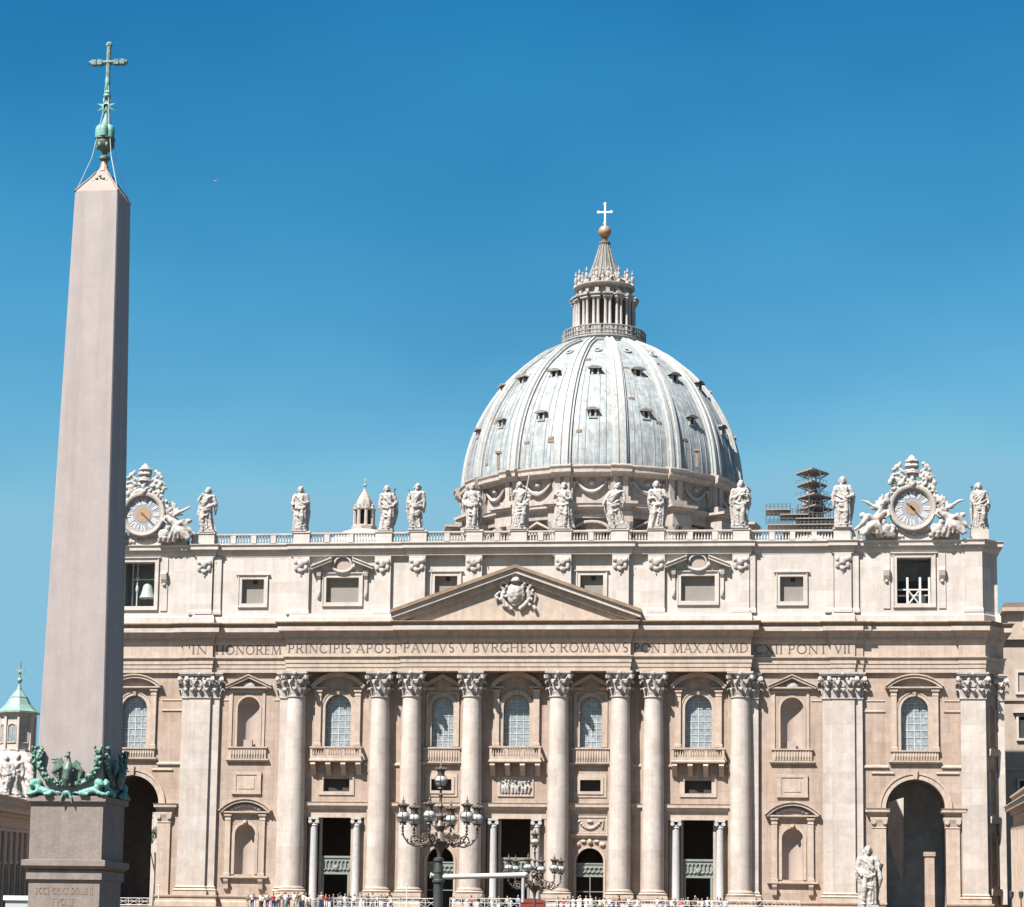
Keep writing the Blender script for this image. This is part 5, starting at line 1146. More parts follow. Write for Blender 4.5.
        for k in range(6):
            a.tube([Q(4.2+k*.3,-1.0-.1*(k%2),1.0-.1*k),Q(4.0+k*.42,-1.25,.1-.15*k),Q(3.6+k*.55,-1.2,-.9)],[.24,.26,.12],7)
        for k in range(5):
            a.tube([Q(3.6,-.2,2.3),Q(3.7+k*.22,.0,3.2-.15*k),Q(3.5+k*.38,.1,4.4-.45*k)],[.28,.26,.08],6)
        a.ball(Q(5.9,-.8,1.5),(.5,.4,.35),8); a.ball(Q(5.4,-1.0,.4),(.6,.45,.5),8)
        P('winged_figure',fuse(a,.095,1,.10,1.8,3+sg),'statue','full')
        a=MB(); 
        for k in range(4): a.tube([(sg*(2.2+.6*k),-.8,.1+rnd.random()*.2),(sg*(2.5+.6*k),-1.0,.8),(sg*(2.3+.6*k),-.9,1.4)],[.3,.36,.25],7)
        a.ball((sg*3.4,-1.0,2.0),(.35,.35,.4),8); a.ball((sg*3.1,-1.0,1.3),(.5,.4,.6),8)
        P('cherub',fuse(a,.09,1,.08,2,4),'statue','full')
M_['clockgrey']=mat('clock_enamel',(.30,.32,.36),var=.08,scale=2,bump=0)
clock(47.75,54.75,'round clock with two hands under a carved tiara, right corner of the attic',True)
clock(-47.45,54.75,'round clock with one hand and large golden centre, right beside the obelisk',False)
# coat of arms in the pediment (child of the pediment)
c=MB(); zc=44.1
c.ball((0,-1.3,zc),(1.15,.4,1.5),14); c.ball((0,-1.55,zc+.1),(.8,.4,1.05),12); c.ball((0,-1.4,zc+2.3),(.62,.5,.8),10); c.ball((0,-1.4,zc+3.0),(.2,.2,.25),6); c.tube([(0,-1.4,zc+1.5),(0,-1.4,zc+1.9)],[.7,.55],10)
rnd=random.Random(3)
for sg in(-1,1):
    c.tube([(sg*1.0,-1.3,zc+1.2),(sg*1.6,-1.4,zc+1.7),(sg*1.9,-1.3,zc+1.1),(sg*1.5,-1.3,zc+.5),(sg*1.7,-1.3,zc-.6),(sg*1.1,-1.3,zc-1.4),(sg*.4,-1.3,zc-1.9)],[.2,.28,.26,.24,.3,.3,.25],8)
    c.tube([(-sg*1.5,-1.2,zc+.8),(sg*1.6,-1.2,zc+2.3)],.15,6); c.ball((sg*1.7,-1.2,zc+2.5),(.3,.2,.3),7)
    for i in range(9): c.ball((sg*(1.1+rnd.random()*1.4),-1.2-rnd.random()*.2,zc+1.8-rnd.random()*3.6),(.22,.2,.25),6)
    c.tube([(sg*1.9,-1.2,zc+.4),(sg*2.5,-1.2,zc-.2),(sg*2.3,-1.2,zc-1.0)],[.2,.2,.1],6)
part('coat_of_arms',fuse(c,.07,1,.10,2.4,1),'carve',ped,'full',(0,-.5,0))
# ---------------------------------------------------------------- bells
def lines(mb,segs,r,n=5):
    for a,b in segs: mb.tube([a,b],r,n)
    return mb
bx_=-47.9; t=thing('church_bell','large pale green bell hanging in the tall dark window under the left clock','bell',(bx_,2.9,44.2),0)
X,_=at(148,590,2.9)
t.location=(X,2.9,44.2)
obj('bell_body',MB().lathe([(1.0,0),(1.08,.12),(.9,.5),(.72,1.1),(.6,1.7),(.42,2.0),(.15,2.12),(.12,2.3)],n=28),M_['bell'],t,(0,0,.2),True)
obj('headstock',MB().box(-1.1,1.1,-.12,.12,2.5,2.75),M_['darkmetal'],t); obj('clapper',MB().tube([(0,0,.1),(0,0,1.5)],[.14,.04],8),M_['darkmetal'],t)
f=MB()
for x in(-1.85,-1.25,1.45,1.7): f.tube([(X+x,2.4,43.21),(X+x,2.4,48.78)],.1,6)
f.box(X-1.9,X+1.75,2.3,2.5,46.72,46.86)
for x in(-1.25,1.45): f.ball((X+x,2.35,46.9),(.28,.15,.3),6); f.ball((X+x,2.35,45.6),(.2,.12,.5),6)
tag(obj('bell_frame',f,M_['marble']),'pale posts framing the large bell in the tall left window','bell frame')
f=MB(); X=47.9; y=2.0
for x in(-.75,.75,1.85): f.box(X+x-.13,X+x+.13,y,y+.2,43.22,46.55)
f.box(X-1.95,X+1.95,y-.02,y+.18,44.95,45.12)
for a,b in((-.62,.62),(.62,-.62)): f.tube([(X+a,y+.05,43.3),(X+b,y+.05,44.9)],.09,6)
f.box(X-1.95,X+1.95,y+.02,y+.2,43.22,43.36)
f.box(X-1.9,X+1.9,y+.6,y+.8,44.3,44.5)
tag(obj('timber_frame',f,M_['railpaint']),'pale crossed timber frame in the tall window under the right clock','frame')
tag(obj('window_backdrop_panel',MB().box(X-2.0,X+2.0,3.4,3.46,43.25,46.3),M_['dark']),'dark low partition behind the white crossed frame','backdrop')  # thin dark sheet across the lower part of the window
# ---------------------------------------------------------------- scaffolding
def scaffold():
    Y=96; t=thing('scaffolding','stepped grey scaffold tower with projecting decks behind the balustrade, left of the book statue','scaffolding',(at(812,520,Y)[0],Y,at(812,535,Y)[1]))
    L=t.location; st_=MB(); dk_=MB(); s=6.1
    zz=lambda py:at(812,py,Y)[1]-L.z
    xx=lambda px:at(px,500,Y)[0]-L.x
    # tower poles
    for x in(809,812,816,820):
        for yy in(-2.2,0,2.2): st_.tube([(xx(x),yy,0),(xx(x),yy,zz(473))],.08,5)
    lv=[(472,795,829),(484,796,827),(496.5,796,832),(508,797,833)]
    for i,(py,a,b) in enumerate(lv):
        z=zz(py); xa,xb=xx(a),xx(b); xm=(xa+xb)/2
        dk_.add([(xa,0,z-.2),(xm,-3.5,z),(xb,0,z-.2),(xm,3.5,z),(xa,0,z-.35),(xm,-3.5,z-.2),(xb,0,z-.35),(xm,3.5,z-.2)],[(3,2,1,0),(4,5,6,7),(0,1,5,4),(1,2,6,5),(2,3,7,6),(3,0,4,7)])
        st_.tube([(xa,0,z-.35),(xx(808),-.8,z-1.3)],.08,5); st_.tube([(xb,0,z-.35),(xx(821),-.8,z-1.3)],.08,5)
        for u in range(9):
            x=xa+(xb-xa)*u/8; k=1-abs(x-xm)/(xb-xm); st_.tube([(x,-3.5*k,z),(x,-3.5*k,z+(.5 if i else .15))],.035,4)
            st_.tube([(x,-3.5*k,z-.3),(xx(812)+(x-xm)*.3,-1.5*k,z-1.2)],.06,4)
        if i: st_.tube([(xa,0,z+.5),(xm,-3.5,z+.5),(xb,0,z+.5)],.035,4)
    # lower wings
    for py,a,b in((512,766,790),(517,780,808),(521,796,834),(527,768,800),(527,800,833)):
        z=zz(py); dk_.box(xx(a),xx(b),-3,2,z-.18,z)
        n=int((b-a)/4)
        for u in range(n+1):
            x=xx(a)+(xx(b)-xx(a))*u/n; st_.tube([(x,-2.8,z-1.7 if py<525 else z-1),(x,-2.8,z+.9)],.06,4); st_.tube([(x,1.8,z-1.7 if py<525 else z-1),(x,1.8,z+.6)],.06,4)
        for hh in(-.7,.45,.85): st_.tube([(xx(a),-2.8,z+hh),(xx(b),-2.8,z+hh)],.045,4)
    rnd=random.Random(2)
    for i in range(40):
        x=xx(rnd.uniform(797,832)); z=rnd.uniform(0,zz(498)); st_.tube([(x,rnd.uniform(-3,2),z),(x+rnd.uniform(-1.2,1.2),rnd.uniform(-3,2),z+rnd.uniform(.5,1.6))],.05,4)
    for x in range(798,834,5): st_.tube([(xx(x),-2.6,-8),(xx(x),-2.6,zz(508))],.05,4)
    obj('poles',st_,M_['steel'],t); obj('deck',dk_,M_['plank'],t)
scaffold()
# ---------------------------------------------------------------- obelisk
OX,OY=3.786,-183.15
ob=thing('obelisk','tall tapering pink granite obelisk with bronze cross, lions and garlands on a stepped pedestal','obelisk',(OX,OY,0))
ZBt,ZTp=7.30,31.74
def frus(s,h0,h1,z0,z1): s.add([(a*h,b*h,z) for h,z in((h0,z0),(h1,z1)) for a,b in((-1,-1),(1,-1),(1,1),(-1,1))],[(3,2,1,0),(4,5,6,7),(0,1,5,4),(1,2,6,5),(2,3,7,6),(3,0,4,7)]); return s
HB_,HT_=1.34,.90
s=MB(); bm_=.045
def oct_(h,z,c=bm_): return [(a,b,z) for a,b in((-h+c,-h),(h-c,-h),(h,-h+c),(h,h-c),(h-c,h),(-h+c,h),(-h,h-c),(-h,-h+c))]
rows=[oct_(HB_+(HT_-HB_)*i/10,ZBt+(ZTp-ZBt)*i/10) for i in range(11)]
s.add([p for r in rows for p in r],[(i*8+j,i*8+(j+1)%8,(i+1)*8+(j+1)%8,(i+1)*8+j) for i in range(10) for j in range(8)])
obj('shaft',s,M_['granite'],ob)
s=MB(); prof=[(HT_,ZTp),(.66,ZTp+.36),(.44,ZTp+.68),(.26,ZTp+.98),(.15,ZTp+1.2),(.12,ZTp+1.38)]
for (h0,z0),(h1,z1) in zip(prof,prof[1:]): s.add([(a*h,b*h,z) for h,z in((h0,z0),(h1,z1)) for a,b in((-1,-1),(1,-1),(1,1),(-1,1))],[(0,1,5,4),(1,2,6,5),(2,3,7,6),(3,0,4,7)])
pyr=obj('pyramidion',s,M_.setdefault('tip',mat('tip_granite',(.36,.27,.235),var=.1,bump=0)),ob)
s=MB()
for a,b in((-1,-1),(1,-1),(1,1),(-1,1)): s.tube([(a*h,b*h,z) for h,z in prof[:4]],.045,6)
obj('edge_strip',s,M_['ped'],pyr)
s=MB()
for i in range(5): s.ball((-.28+.14*i,-.5+.0*i,ZTp+.55+.1*(2-abs(i-2))),(.07,.05,.06),6)
obj('bronze_ornament',s,M_['bronze'],pyr)
obj('gilt_tip',MB().lathe([(.24,ZTp+1.1),(.15,ZTp+1.3),(.13,ZTp+1.62)],n=12),M_['gold'],ob,(0,0,0),True)
Z0=ZTp+1.55
f=MB().lathe([(.12,0),(.22,.08),(.22,.2),(.12,.28),(.1,.4),(.3,.62),(.38,.9),(.36,1.0),(.42,1.06),(.4,1.12),(.001,1.14)],(0,0,Z0),20)
for i in range(6):
    a=i*pi/3; f.ball((.3*math.cos(a),.3*math.sin(a),Z0+.72),(.09,.09,.16),6)
FK=.865
def fz(o): o.scale=(1,1,FK); o.location.z=Z0*(1-FK); return o
fin=obj('finial_base',f,M_['bronze'],ob,(0,0,0),True)
Z1=Z0+1.12; f=MB()
for x,yy in((-.2,-.1),(.2,-.1),(0,.2),(0,-.25)): f.lathe([(.2,0),(.205,.3),(.18,.5),(.1,.62),(.001,.66)],(x,yy,Z1),14)
f.lathe([(.2,.5),(.18,.8),(.11,1.0),(.07,1.2),(.001,1.22)],(0,0,Z1),14); obj('star_mounts',f,M_['verd'],ob,(0,0,0),True)
Z2=Z1+1.55; f=MB(); f.lathe([(.06,-.5),(.05,.5)],(0,0,Z2),8)
for i in range(8):
    a=i*pi/4+pi/8; f.add([(math.cos(a+.5)*.13,-.1,Z2+math.sin(a+.5)*.15),(math.cos(a-.5)*.13,-.1,Z2+math.sin(a-.5)*.15),(math.cos(a)*.44,-.02,Z2+math.sin(a)*.5),(math.cos(a+.35)*.1,.06,Z2+math.sin(a+.35)*.1),(math.cos(a-.35)*.1,.06,Z2+math.sin(a-.35)*.1)],[(0,1,2),(3,2,4),(0,2,3),(1,4,2)])
obj('eight_pointed_star',f,M_['verd'],ob)
Z3=Z2+.5; f=MB().ball((0,0,Z3+.05),(.16,.16,.14),10); f.lathe([(.1,0),(.14,.1),(.05,.25),(.11,.5),(.11,.75),(.05,.95)],(0,0,Z3+.1),10); obj('cross_foot',f,M_['verd'],ob,(0,0,0),True)
f=MB(); Z4=Z3+1.0; f.tube([(0,0,Z3+.9),(0,0,Z4+1.5)],.095,8); f.tube([(-.8,0,Z4+.72),(.8,0,Z4+.72)],.105,8)
for x,z in((0,Z4+1.6),(0,Z4+.72)): f.ball((x,0,z),(.15,.11,.17),8)
for x in(-.6,-.35,.35,.6): f.box(x-.1,x+.1,-.12,.12,Z4+.6,Z4+.84)
obj('cross',f,M_.setdefault('crossm',mat('grey_green_bronze',(.25,.40,.36),var=.3,scale=5,tint=(.10,.17,.15),bump=0)),ob)
f=MB()
for a,b in((-1,-1),(1,-1),(1,1)): f.tube([(a*.85,b*.85,ZTp+.05),(a*.4,b*.4,ZTp+1.6),(a*.12,b*.12,Z1+.9),(0,0,Z4+.5)],.014,4)
obj('stay_wire',f,M_['white'],ob)
for o in list(ob.children):
    if o.name.split('.')[0] in('finial_base','star_mounts','eight_pointed_star','cross_foot','cross'): fz(o)
# pedestal
def pm(prof,m,name,h,par=None):
    s=MB(); 
    vs=[(a*(h+o),b*(h+o),z) for o,z in prof for a,b in((-1,-1),(1,-1),(1,1),(-1,1))]
    s.add(vs,[(i*4+j,i*4+(j+1)%4,(i+1)*4+(j+1)%4,(i+1)*4+j) for i in range(len(prof)-1) for j in range(4)]+[tuple(range(4))[::-1],tuple((len(prof)-1)*4+j for j in range(4))])
    return obj(name,s,M_[m],par or ob)
PW=1.44
pm([(0,4.76),(0,6.94),(.03,6.98),(.12,7.02),(.12,7.22),(.02,7.26)],'ped','upper_pedestal',PW)
pm([(.06,4.02),(.06,4.36),(.0,4.38),(.12,4.46),(.22,4.54),(.22,4.76),(.08,4.78)],'ped','middle_cornice',PW)
die=pm([(.3,1.2),(.3,1.5),(.05,1.7),(-.03,1.8),(-.03,3.92),(-.0,3.99),(.0,4.03)],'ped','inscribed_die',PW)
pm([(1.2,0),(1.2,.35),(.8,.36),(.8,.75),(.45,.76),(.45,1.22)],'pave','stepped_base',PW)
for txt,xa,xb,z in(('ECCE CRVX DOMINI',-1.12,1.14,3.46),('FVGITE',-.45,.45,3.04),('PARTES ADVERSAE',-1.05,1.05,2.64),('VICIT LEO',-.6,.6,2.26),('DE TRIBV IVDA',-.9,.9,1.9)):
    obj('inscription',text_mb(txt,xa,xb,z,.24,-PW+.03-.008),M_['faint'] if 'faint' in M_ else M_.setdefault('faint',mat('worn_letter',(.29,.21,.165),bump=0)),die)
# bronze lions, eagle, garlands
def lion(mb,sx):
    "lying lion, head to the outer corner (sign sx), built round the pedestal corner"
    P=lambda x,y,z:(sx*(1.2+(x-1.2)*.9),-1.5+(y+1.5)*.85,7.02+(z-7.02)*.8)
    mb.tube([P(.42,-1.52,7.14),P(.75,-1.55,7.2),P(1.05,-1.5,7.27),P(1.2,-1.46,7.42)],[.10,.12,.145,.15],9)
    mb.ball(P(1.28,-1.46,7.58),(.155,.15,.17),10); mb.ball(P(1.40,-1.5,7.53),(.08,.08,.075),8); mb.ball(P(1.19,-1.42,7.62),(.16,.16,.18),9)
    for dy in(-.08,.1): mb.tube([P(1.15,-1.5+dy,7.2),P(1.42,-1.52+dy,7.08),P(1.62,-1.5+dy,7.05)],[.1,.08,.06],7)
    mb.tube([P(.5,-1.6,7.12),P(.72,-1.66,7.05),P(.85,-1.66,7.04)],[.13,.08,.06],7)
    mb.tube([P(.4,-1.52,7.12),P(.2,-1.56,7.16),P(.08,-1.56,7.1)],[.07,.035,.03],6)
for k in range(4):
    for sx in(-1,1):
        m_=MB(); lion(m_,sx); l_=obj('bronze_lion',fuse(m_,.03,1,.03,8,k),M_['verd'],ob,(0,0,.24),'full'); l_.rotation_euler=(0,0,k*pi/2)
garl=MB(); egl=MB(); rnd=random.Random(9)
gp_=[]
for i in range(61):
    t=i/60; a_=pi*(1-t); gp_.append((-1.2+2.4*(.5+.5*math.copysign(abs(math.cos(a_))**.75,math.cos(a_))),-1.43,8.45-1.2*math.sin(a_)**.95))
garl.tube([p for p in gp_[::3]],.085,7)
for x,y_,z in gp_:
    for q_ in range(3): garl.ball((x+rnd.uniform(-.09,.09),y_-rnd.uniform(0,.12),z+rnd.uniform(-.09,.09)),(rnd.uniform(.04,.075),)*3,5)
for sx in(-1,1):
    for i in range(26): garl.ball((sx*(1.2+rnd.uniform(-.17,.14)),-1.40-rnd.uniform(0,.14),8.45+rnd.uniform(-.45,.25)),(rnd.uniform(.05,.09),.06,rnd.uniform(.05,.09)),5)
    garl.tube([(sx*1.2,-1.42,8.3),(sx*1.28,-1.44,7.95),(sx*1.2,-1.44,7.75)],[.06,.05,.03],5)
egl.tube([(-.02,-1.55,7.15),(0,-1.6,7.45),(.03,-1.63,7.8),(.06,-1.6,8.08)],[.13,.2,.2,.11],12); egl.tube([(.06,-1.6,8.05),(.05,-1.63,8.25)],[.1,.075],8); egl.ball((.02,-1.66,8.33),(.1,.1,.085),8); egl.tube([(-.05,-1.68,8.33),(-.16,-1.7,8.27)],[.04,.015],5)
for sx,dz in((-1,0),(1,.04)):
    for k in range(7):
        t=k/6; egl.tube([(sx*.14,-1.58,7.95),(sx*(.30+.05*k),-1.56,8.12+dz-.07*k+(.12 if sx<0 else 0)*(1-t)),(sx*(.72-.07*k if sx<0 else .5-.02*k),-1.5,(8.2-.14*k if sx<0 else 7.98-.14*k)+dz)],[.06,.075,.03],6)
    egl.tube([(sx*.1,-1.6,7.35),(sx*.17,-1.68,7.15)],[.07,.05],6)
egl.tube([(.03,-1.6,8.3),(.03,-1.6,8.5)],[.04,.09],6)
for k in range(4):
    g1=MB(); g1.v=list(garl.v); g1.f=garl.f
    o=obj('bronze_garland',fuse(garl,.028,0),M_['patina'] if 'patina' in M_ else M_.setdefault('patina',mat('mixed_patina',(.035,.06,.045),rough=.5,var=.3,scale=5,tint=(.14,.31,.255),bump=0,dirt=.6,dirtcol=(.05,.06,.04))),ob,(0,0,.46),'full',k*pi/2)
    o=obj('bronze_eagle',fuse(egl,.03,1),M_['bronze'],ob,(0,0,.44),'full',k*pi/2)
f=MB()
for k in range(4):
    pass
f.tube([(-.1,-1.6,7.12),(-.18,-1.62,6.9),(-.2,-1.62,6.72)],[.06,.05,.01],6); f.tube([(.1,-1.6,7.12),(.2,-1.62,6.9),(.24,-1.62,6.7)],[.06,.05,.01],6); f.ball((0,-1.6,7.1),(.16,.08,.1),7)
obj('bronze_ribbon',f,M_['verd'],ob,(0,0,.24))
# ---------------------------------------------------------------- candelabra lamps
def candelabrum(px,py_top,Y,label):
    X,Z=at(px,py_top,Y); t=thing('street_lamp',label,'street lamp',(X,Y,0),0,'many-armed candelabra lamps in the square')
    def lantern(x,y,z):
        g=MB().ball((x,y,z),(.205,.205,.22),18); o=obj('lamp_globe',g,M_['globe'],t,(0,0,0),'full')
        f=MB(); f.tube([(x+.232*math.cos(2*pi*i/20),y+.232*math.sin(2*pi*i/20),z) for i in range(21)],.016,5,False)
        for a in(0,pi/2): f.tube([(x+.232*math.cos(q)*math.cos(a),y+.232*math.cos(q)*math.sin(a),z+.24*math.sin(q)) for q in [2*pi*i/16 for i in range(17)]],.011,4,False)
        f.lathe([(.13,-.27),(.10,-.22),(.14,-.19)],(x,y,z),12)
        f.lathe([(.13,.17),(.12,.30),(.15,.36),(.19,.41),(.15,.44),(.08,.50),(.035,.54),(.05,.58),(.02,.63),(.001,.78)],(x,y,z),12)
        for i in range(8):
            a=i*pi/4; f.ball((x+.185*math.cos(a),y+.185*math.sin(a),z+.43),(.03,.03,.05),5)
        obj('cap',f,M_['lampiron'],o,(0,0,0),True)
    lantern(0,0,Z)
    s=MB(); s.lathe([(.05,-.25),(.04,-.45),(.09,-.5),(.05,-.56),(.05,-.8),(.12,-.9),(.05,-1.0),(.05,-1.15),(.14,-1.25),(.09,-1.4),(.2,-1.6),(.12,-1.8),(.26,-2.0),(.34,-2.15),(.2,-2.35),(.10,-2.5),(.06,-2.8),(.08,-2.9),(.07,-3.0),(.09,-Z+1.1),(.2,-Z+1.0),(.16,-Z+.9),(.3,-Z+.6),(.34,-Z+.1),(.55,-Z+.08),(.55,-Z)],(0,0,Z),16)
    rnd=random.Random(px)
    for i in range(26):
        a=rnd.uniform(0,2*pi); z=rnd.uniform(-2.3,-1.2); r=.16+.12*(z<-1.8); s.ball((r*math.cos(a),r*math.sin(a),Z+z),(.05,.05,.07),5)
    obj('post',s,M_['lampiron'],t,(0,0,0),True)
    for k in range(6):
        a=R_(22+60*k); u=Vector((math.cos(a),math.sin(a),0)); zz=Z-1.32
        P=lambda r,z:u*r+Vector((0,0,z))
        s=MB(); s.tube([P(.12,Z-2.0),P(.35,Z-2.12),P(.6,Z-2.28),P(.9,Z-2.33),P(1.15,Z-2.22),P(1.32,Z-2.0),P(1.36,Z-1.78),P(1.35,Z-1.58)],[.045,.042,.036,.034,.034,.03,.028,.03],7)
        for z in(-1.7,-1.8,-1.92): s.ball(P(1.355,Z+z),(.06,.06,.035),6)
        s.tube([P(.9+.16*math.cos(q),Z-2.1+.16*math.sin(q)) for q in [i*pi/6 for i in range(-3,8)]],.028,5); s.tube([P(.5+.14*math.cos(q),Z-2.0+.14*math.sin(q)) for q in [i*pi/6 for i in range(-2,9)]],.028,5)
        for i in range(7): s.ball(P(.3+i*.15,Z-2.1-.1*math.sin(i*.6)+rnd.uniform(-.07,.07)),(.06,.05,.05),5)
        obj('lamp_arm',s,M_['lampiron'],t,(0,0,0),True)
        lantern(1.35*math.cos(a),1.35*math.sin(a),zz)
candelabrum(441,781,-190,'nearer, larger ornate lamp post with seven glass globes, rising beside the green mast')
candelabrum(535,842.5,-157,'farther, lower ornate lamp post with seven glass globes, above the dark red cabinet')
M_['tubec']=mat('cream_tube',(.56,.52,.47),rough=.5,var=.08,bump=0)
# mast with white tube
Y=-194.5; X,Z=at(438.8,858,Y); t=thing('mast','dark green mast carrying a long cream horizontal tube, beside the nearer lamp post','mast',(X,Y,0))
s=MB(); s.lathe([(.19,0),(.19,.3),(.16,.4),(.16,Z-.82),(.21,Z-.8),(.21,Z-.74),(.165,Z-.7),(.15,Z-.5),(.175,Z-.48),(.13,Z-.12),(.175,Z-.1),(.175,Z-.02),(.08,Z+.03),(.001,Z+.04)],n=18); obj('pole',s,M_['green'],t,(0,0,0),True)
xe=at(525,876,Y)[0]-X; z0=at(445,877,Y)[1]; z1=at(525,875,Y)[1]
obj('tube',MB().tube([(.15,0,z0),(xe,0,z1)],[.085,.09],16),M_['tubec'],t,(0,0,0),True)
obj('end_post',MB().tube([(xe-.06,0,z1-.9),(xe-.06,0,z1+.04)],[.055,.055],12),M_['marble'],t,(0,0,0),True)
obj('end_cap',MB().ball((xe,0,z1),(.1,.1,.1),12),M_['marble'],t,(0,0,0),True)
obj('bulb_camera',MB().tube([(-.15,0,z0+.03),(-.27,-.03,z0+.05)],[.05,.10],12),M_['white'],t,(0,0,0),True)  # white bulb camera on the mast, not a light source
# red box ----------------------------------------------------------------------
Y=-150; xa,zt=at(521,899,Y); xb,_=at(545,899,Y); t=thing('utility_box','dark red metal cabinet with a rounded lid, below the farther lamp post','cabinet',((xa+xb)/2,Y,0)); hw=(xb-xa)/2
obj('cabinet_body',MB().box(-hw,hw,-.4,.4,.05,zt-.22).box(-hw*.93,hw*.93,-.37,.37,0,.05),M_['red'],t)
l=MB(); l.add([(hw*1.04*math.cos(pi*i/12),y,zt-.2+.24*math.sin(pi*i/12)) for y in(-.43,.43) for i in range(13)],[(i,i+1,14+i,13+i) for i in range(12)]+[tuple(range(13)),tuple(range(13,26))[::-1]]); obj('lid',l,M_['red'],t)
# ---------------------------------------------------------------- people
SK=[mat('skin_light',(.50,.31,.23),bump=0),mat('skin_tan',(.33,.19,.13),bump=0)]
HR=[mat('hair_brown',(.06,.035,.02),bump=0),mat('hair_fair',(.35,.25,.13),bump=0),mat('hair_grey',(.35,.34,.33),bump=0),mat('hair_black',(.015,.012,.012),bump=0)]
HN=['brown','fair','grey','black']
CL={'white':(.75,.75,.74),'pale blue':(.38,.5,.68),'navy':(.03,.045,.12),'red':(.5,.05,.05),'black':(.03,.03,.03),'beige':(.5,.4,.29),'grey':(.28,.29,.3),'lilac':(.42,.35,.55),'orange':(.65,.25,.06),'cream':(.66,.6,.48),'brown':(.18,.1,.06)}
CM={k:mat('cloth_'+k.replace(' ','_'),v,bump=0,var=.06) for k,v in CL.items()}
def person_meshes(v):
    P=[dict(l=(-.22,-.02,.88),r=(.22,-.02,.88),le=(-.24,.02,1.14),re=(.24,.02,1.14)),dict(l=(-.1,-.3,1.2),r=(.1,-.3,1.22),le=(-.24,-.05,1.12),re=(.24,-.05,1.12)),
       dict(l=(-.2,-.03,.86),r=(.12,-.2,1.62),le=(-.24,.02,1.13),re=(.27,-.1,1.36)),dict(l=(-.05,-.2,1.0),r=(.26,0,.9),le=(-.26,0,1.15),re=(.27,.03,1.15))][v]
    b=MB(); hip=.92
    for sx in(-1,1):
        st=.05*sx*(v%2); b.tube([(sx*.1,0,hip),(sx*.11,-.02-st,.5),(sx*.12,.02+st,.09)],[.095,.065,.045],9); b.ball((sx*.12,-.05+st,.04),(.05,.13,.045),8)
    b.tube([(0,0,.86),(0,0,1.1),(0,0,1.32),(0,0,1.43)],[.15,.13,.17,.1],12,sq=.65); b.tube([(0,0,1.4),(0,0,1.54)],[.055,.05],8)
    b.ball((0,-.01,1.63),(.075,.092,.115),12); b.ball((0,-.1,1.61),(.014,.02,.02),6)
    for sx in(-1,1): b.ball((sx*.078,0,1.62),(.014,.02,.03),6)
    for sx,e,h in((-1,P['le'],P['l']),(1,P['re'],P['r'])):
        b.tube([(sx*.17,0,1.4),e,h],[.05,.04,.028],8); b.ball(Vector(h)+(Vector(h)-Vector(e)).normalized()*.05,(.03,.03,.045),7)
    s=MB(); s.tube([(0,0,.9),(0,0,1.1),(0,0,1.32),(0,0,1.445)],[.175,.155,.195,.10],14,sq=.68)
    for sx,e in((-1,P['le']),(1,P['re'])): s.tube([(sx*.16,0,1.405),e],[.068,.062],8)
    tr=MB()
    for sx in(-1,1):
        st=.05*sx*(v%2); tr.tube([(sx*.095,0,.97),(sx*.11,-.02-st,.5),(sx*.12,.02+st,.1)],[.115,.085,.07],9)
    h=MB(); h.ball((0,.022,1.665),(.088,.098,.105),12)
    if v in(1,3): h.tube([(0,.07,1.66),(0,.09,1.5),(0,.08,1.38)],[.08,.075,.05],8)
    return fuse(b,.022,1),fuse(s,.03,1),fuse(tr,.03,1),fuse(h,.03,1)
PM=[person_meshes(v) for v in range(4)]
for q in PM:
    for i,me in enumerate(q): me.materials.append(SK[0] if i==0 else CM['white'])
def person(px,Y,gz,v,cl,tr,hr,rz,label,group,sc_=1.):
    X,_=at(px,900,Y); t=thing('person',label,'person',(X,Y,gz),rz,group); t.scale=(sc_,)*3
    for nm,me,m in zip(('body','shirt','trousers','hair'),PM[v],(SK[hash_(px)%2],CM[cl],CM[tr],HR[hr])):
        o=bpy.data.objects.new(nm,me); col.objects.link(o); o.parent=t; o.material_slots[0].link='OBJECT'; o.material_slots[0].material=m
        for p_ in me.polygons: p_.use_smooth=True
hash_=lambda x:int(x*7.3)
ORD=['first','second','third','fourth','fifth','sixth','seventh','eighth','ninth','tenth','eleventh','twelfth','thirteenth','fourteenth','fifteenth','sixteenth','seventeenth','eighteenth','nineteenth','twentieth','twenty-first','twenty-second','twenty-third','twenty-fourth','twenty-fifth']
rnd=random.Random(21); cks=['white','white','white','white','cream','cream','pale blue','navy','black','beige','beige','grey','grey','brown','brown','red','navy','black']
for (xa,xb,n,where) in ((247,312,19,'beside the left portal'),(315,394,20,'before the left portal'),(452,520,12,'before the central portal'),(556,640,18,'right of the farther lamp'),(655,728,16,'before the right portal')):
    for i in range(n):
        px=xa+(xb-xa)*(i+.5)/n+rnd.uniform(-1.5,1.5); cl=rnd.choice(cks); tr=rnd.choice(('navy','black','beige','grey','white')); h=rnd.randrange(4); v=rnd.randrange(4)
        Y=rnd.uniform(-20,-9); person(px,Y,TZ,v,cl,tr,h,rnd.uniform(-1,1)+(pi if rnd.random()<.5 else 0),f'{ORD[i]} person from the left {where}, {cl} top','people on the terrace before the doors',rnd.uniform(.95,1.12))
person(538,-149,.55,0,'grey','grey',2,0,'person in grey standing just behind the dark red cabinet',None,1.05)
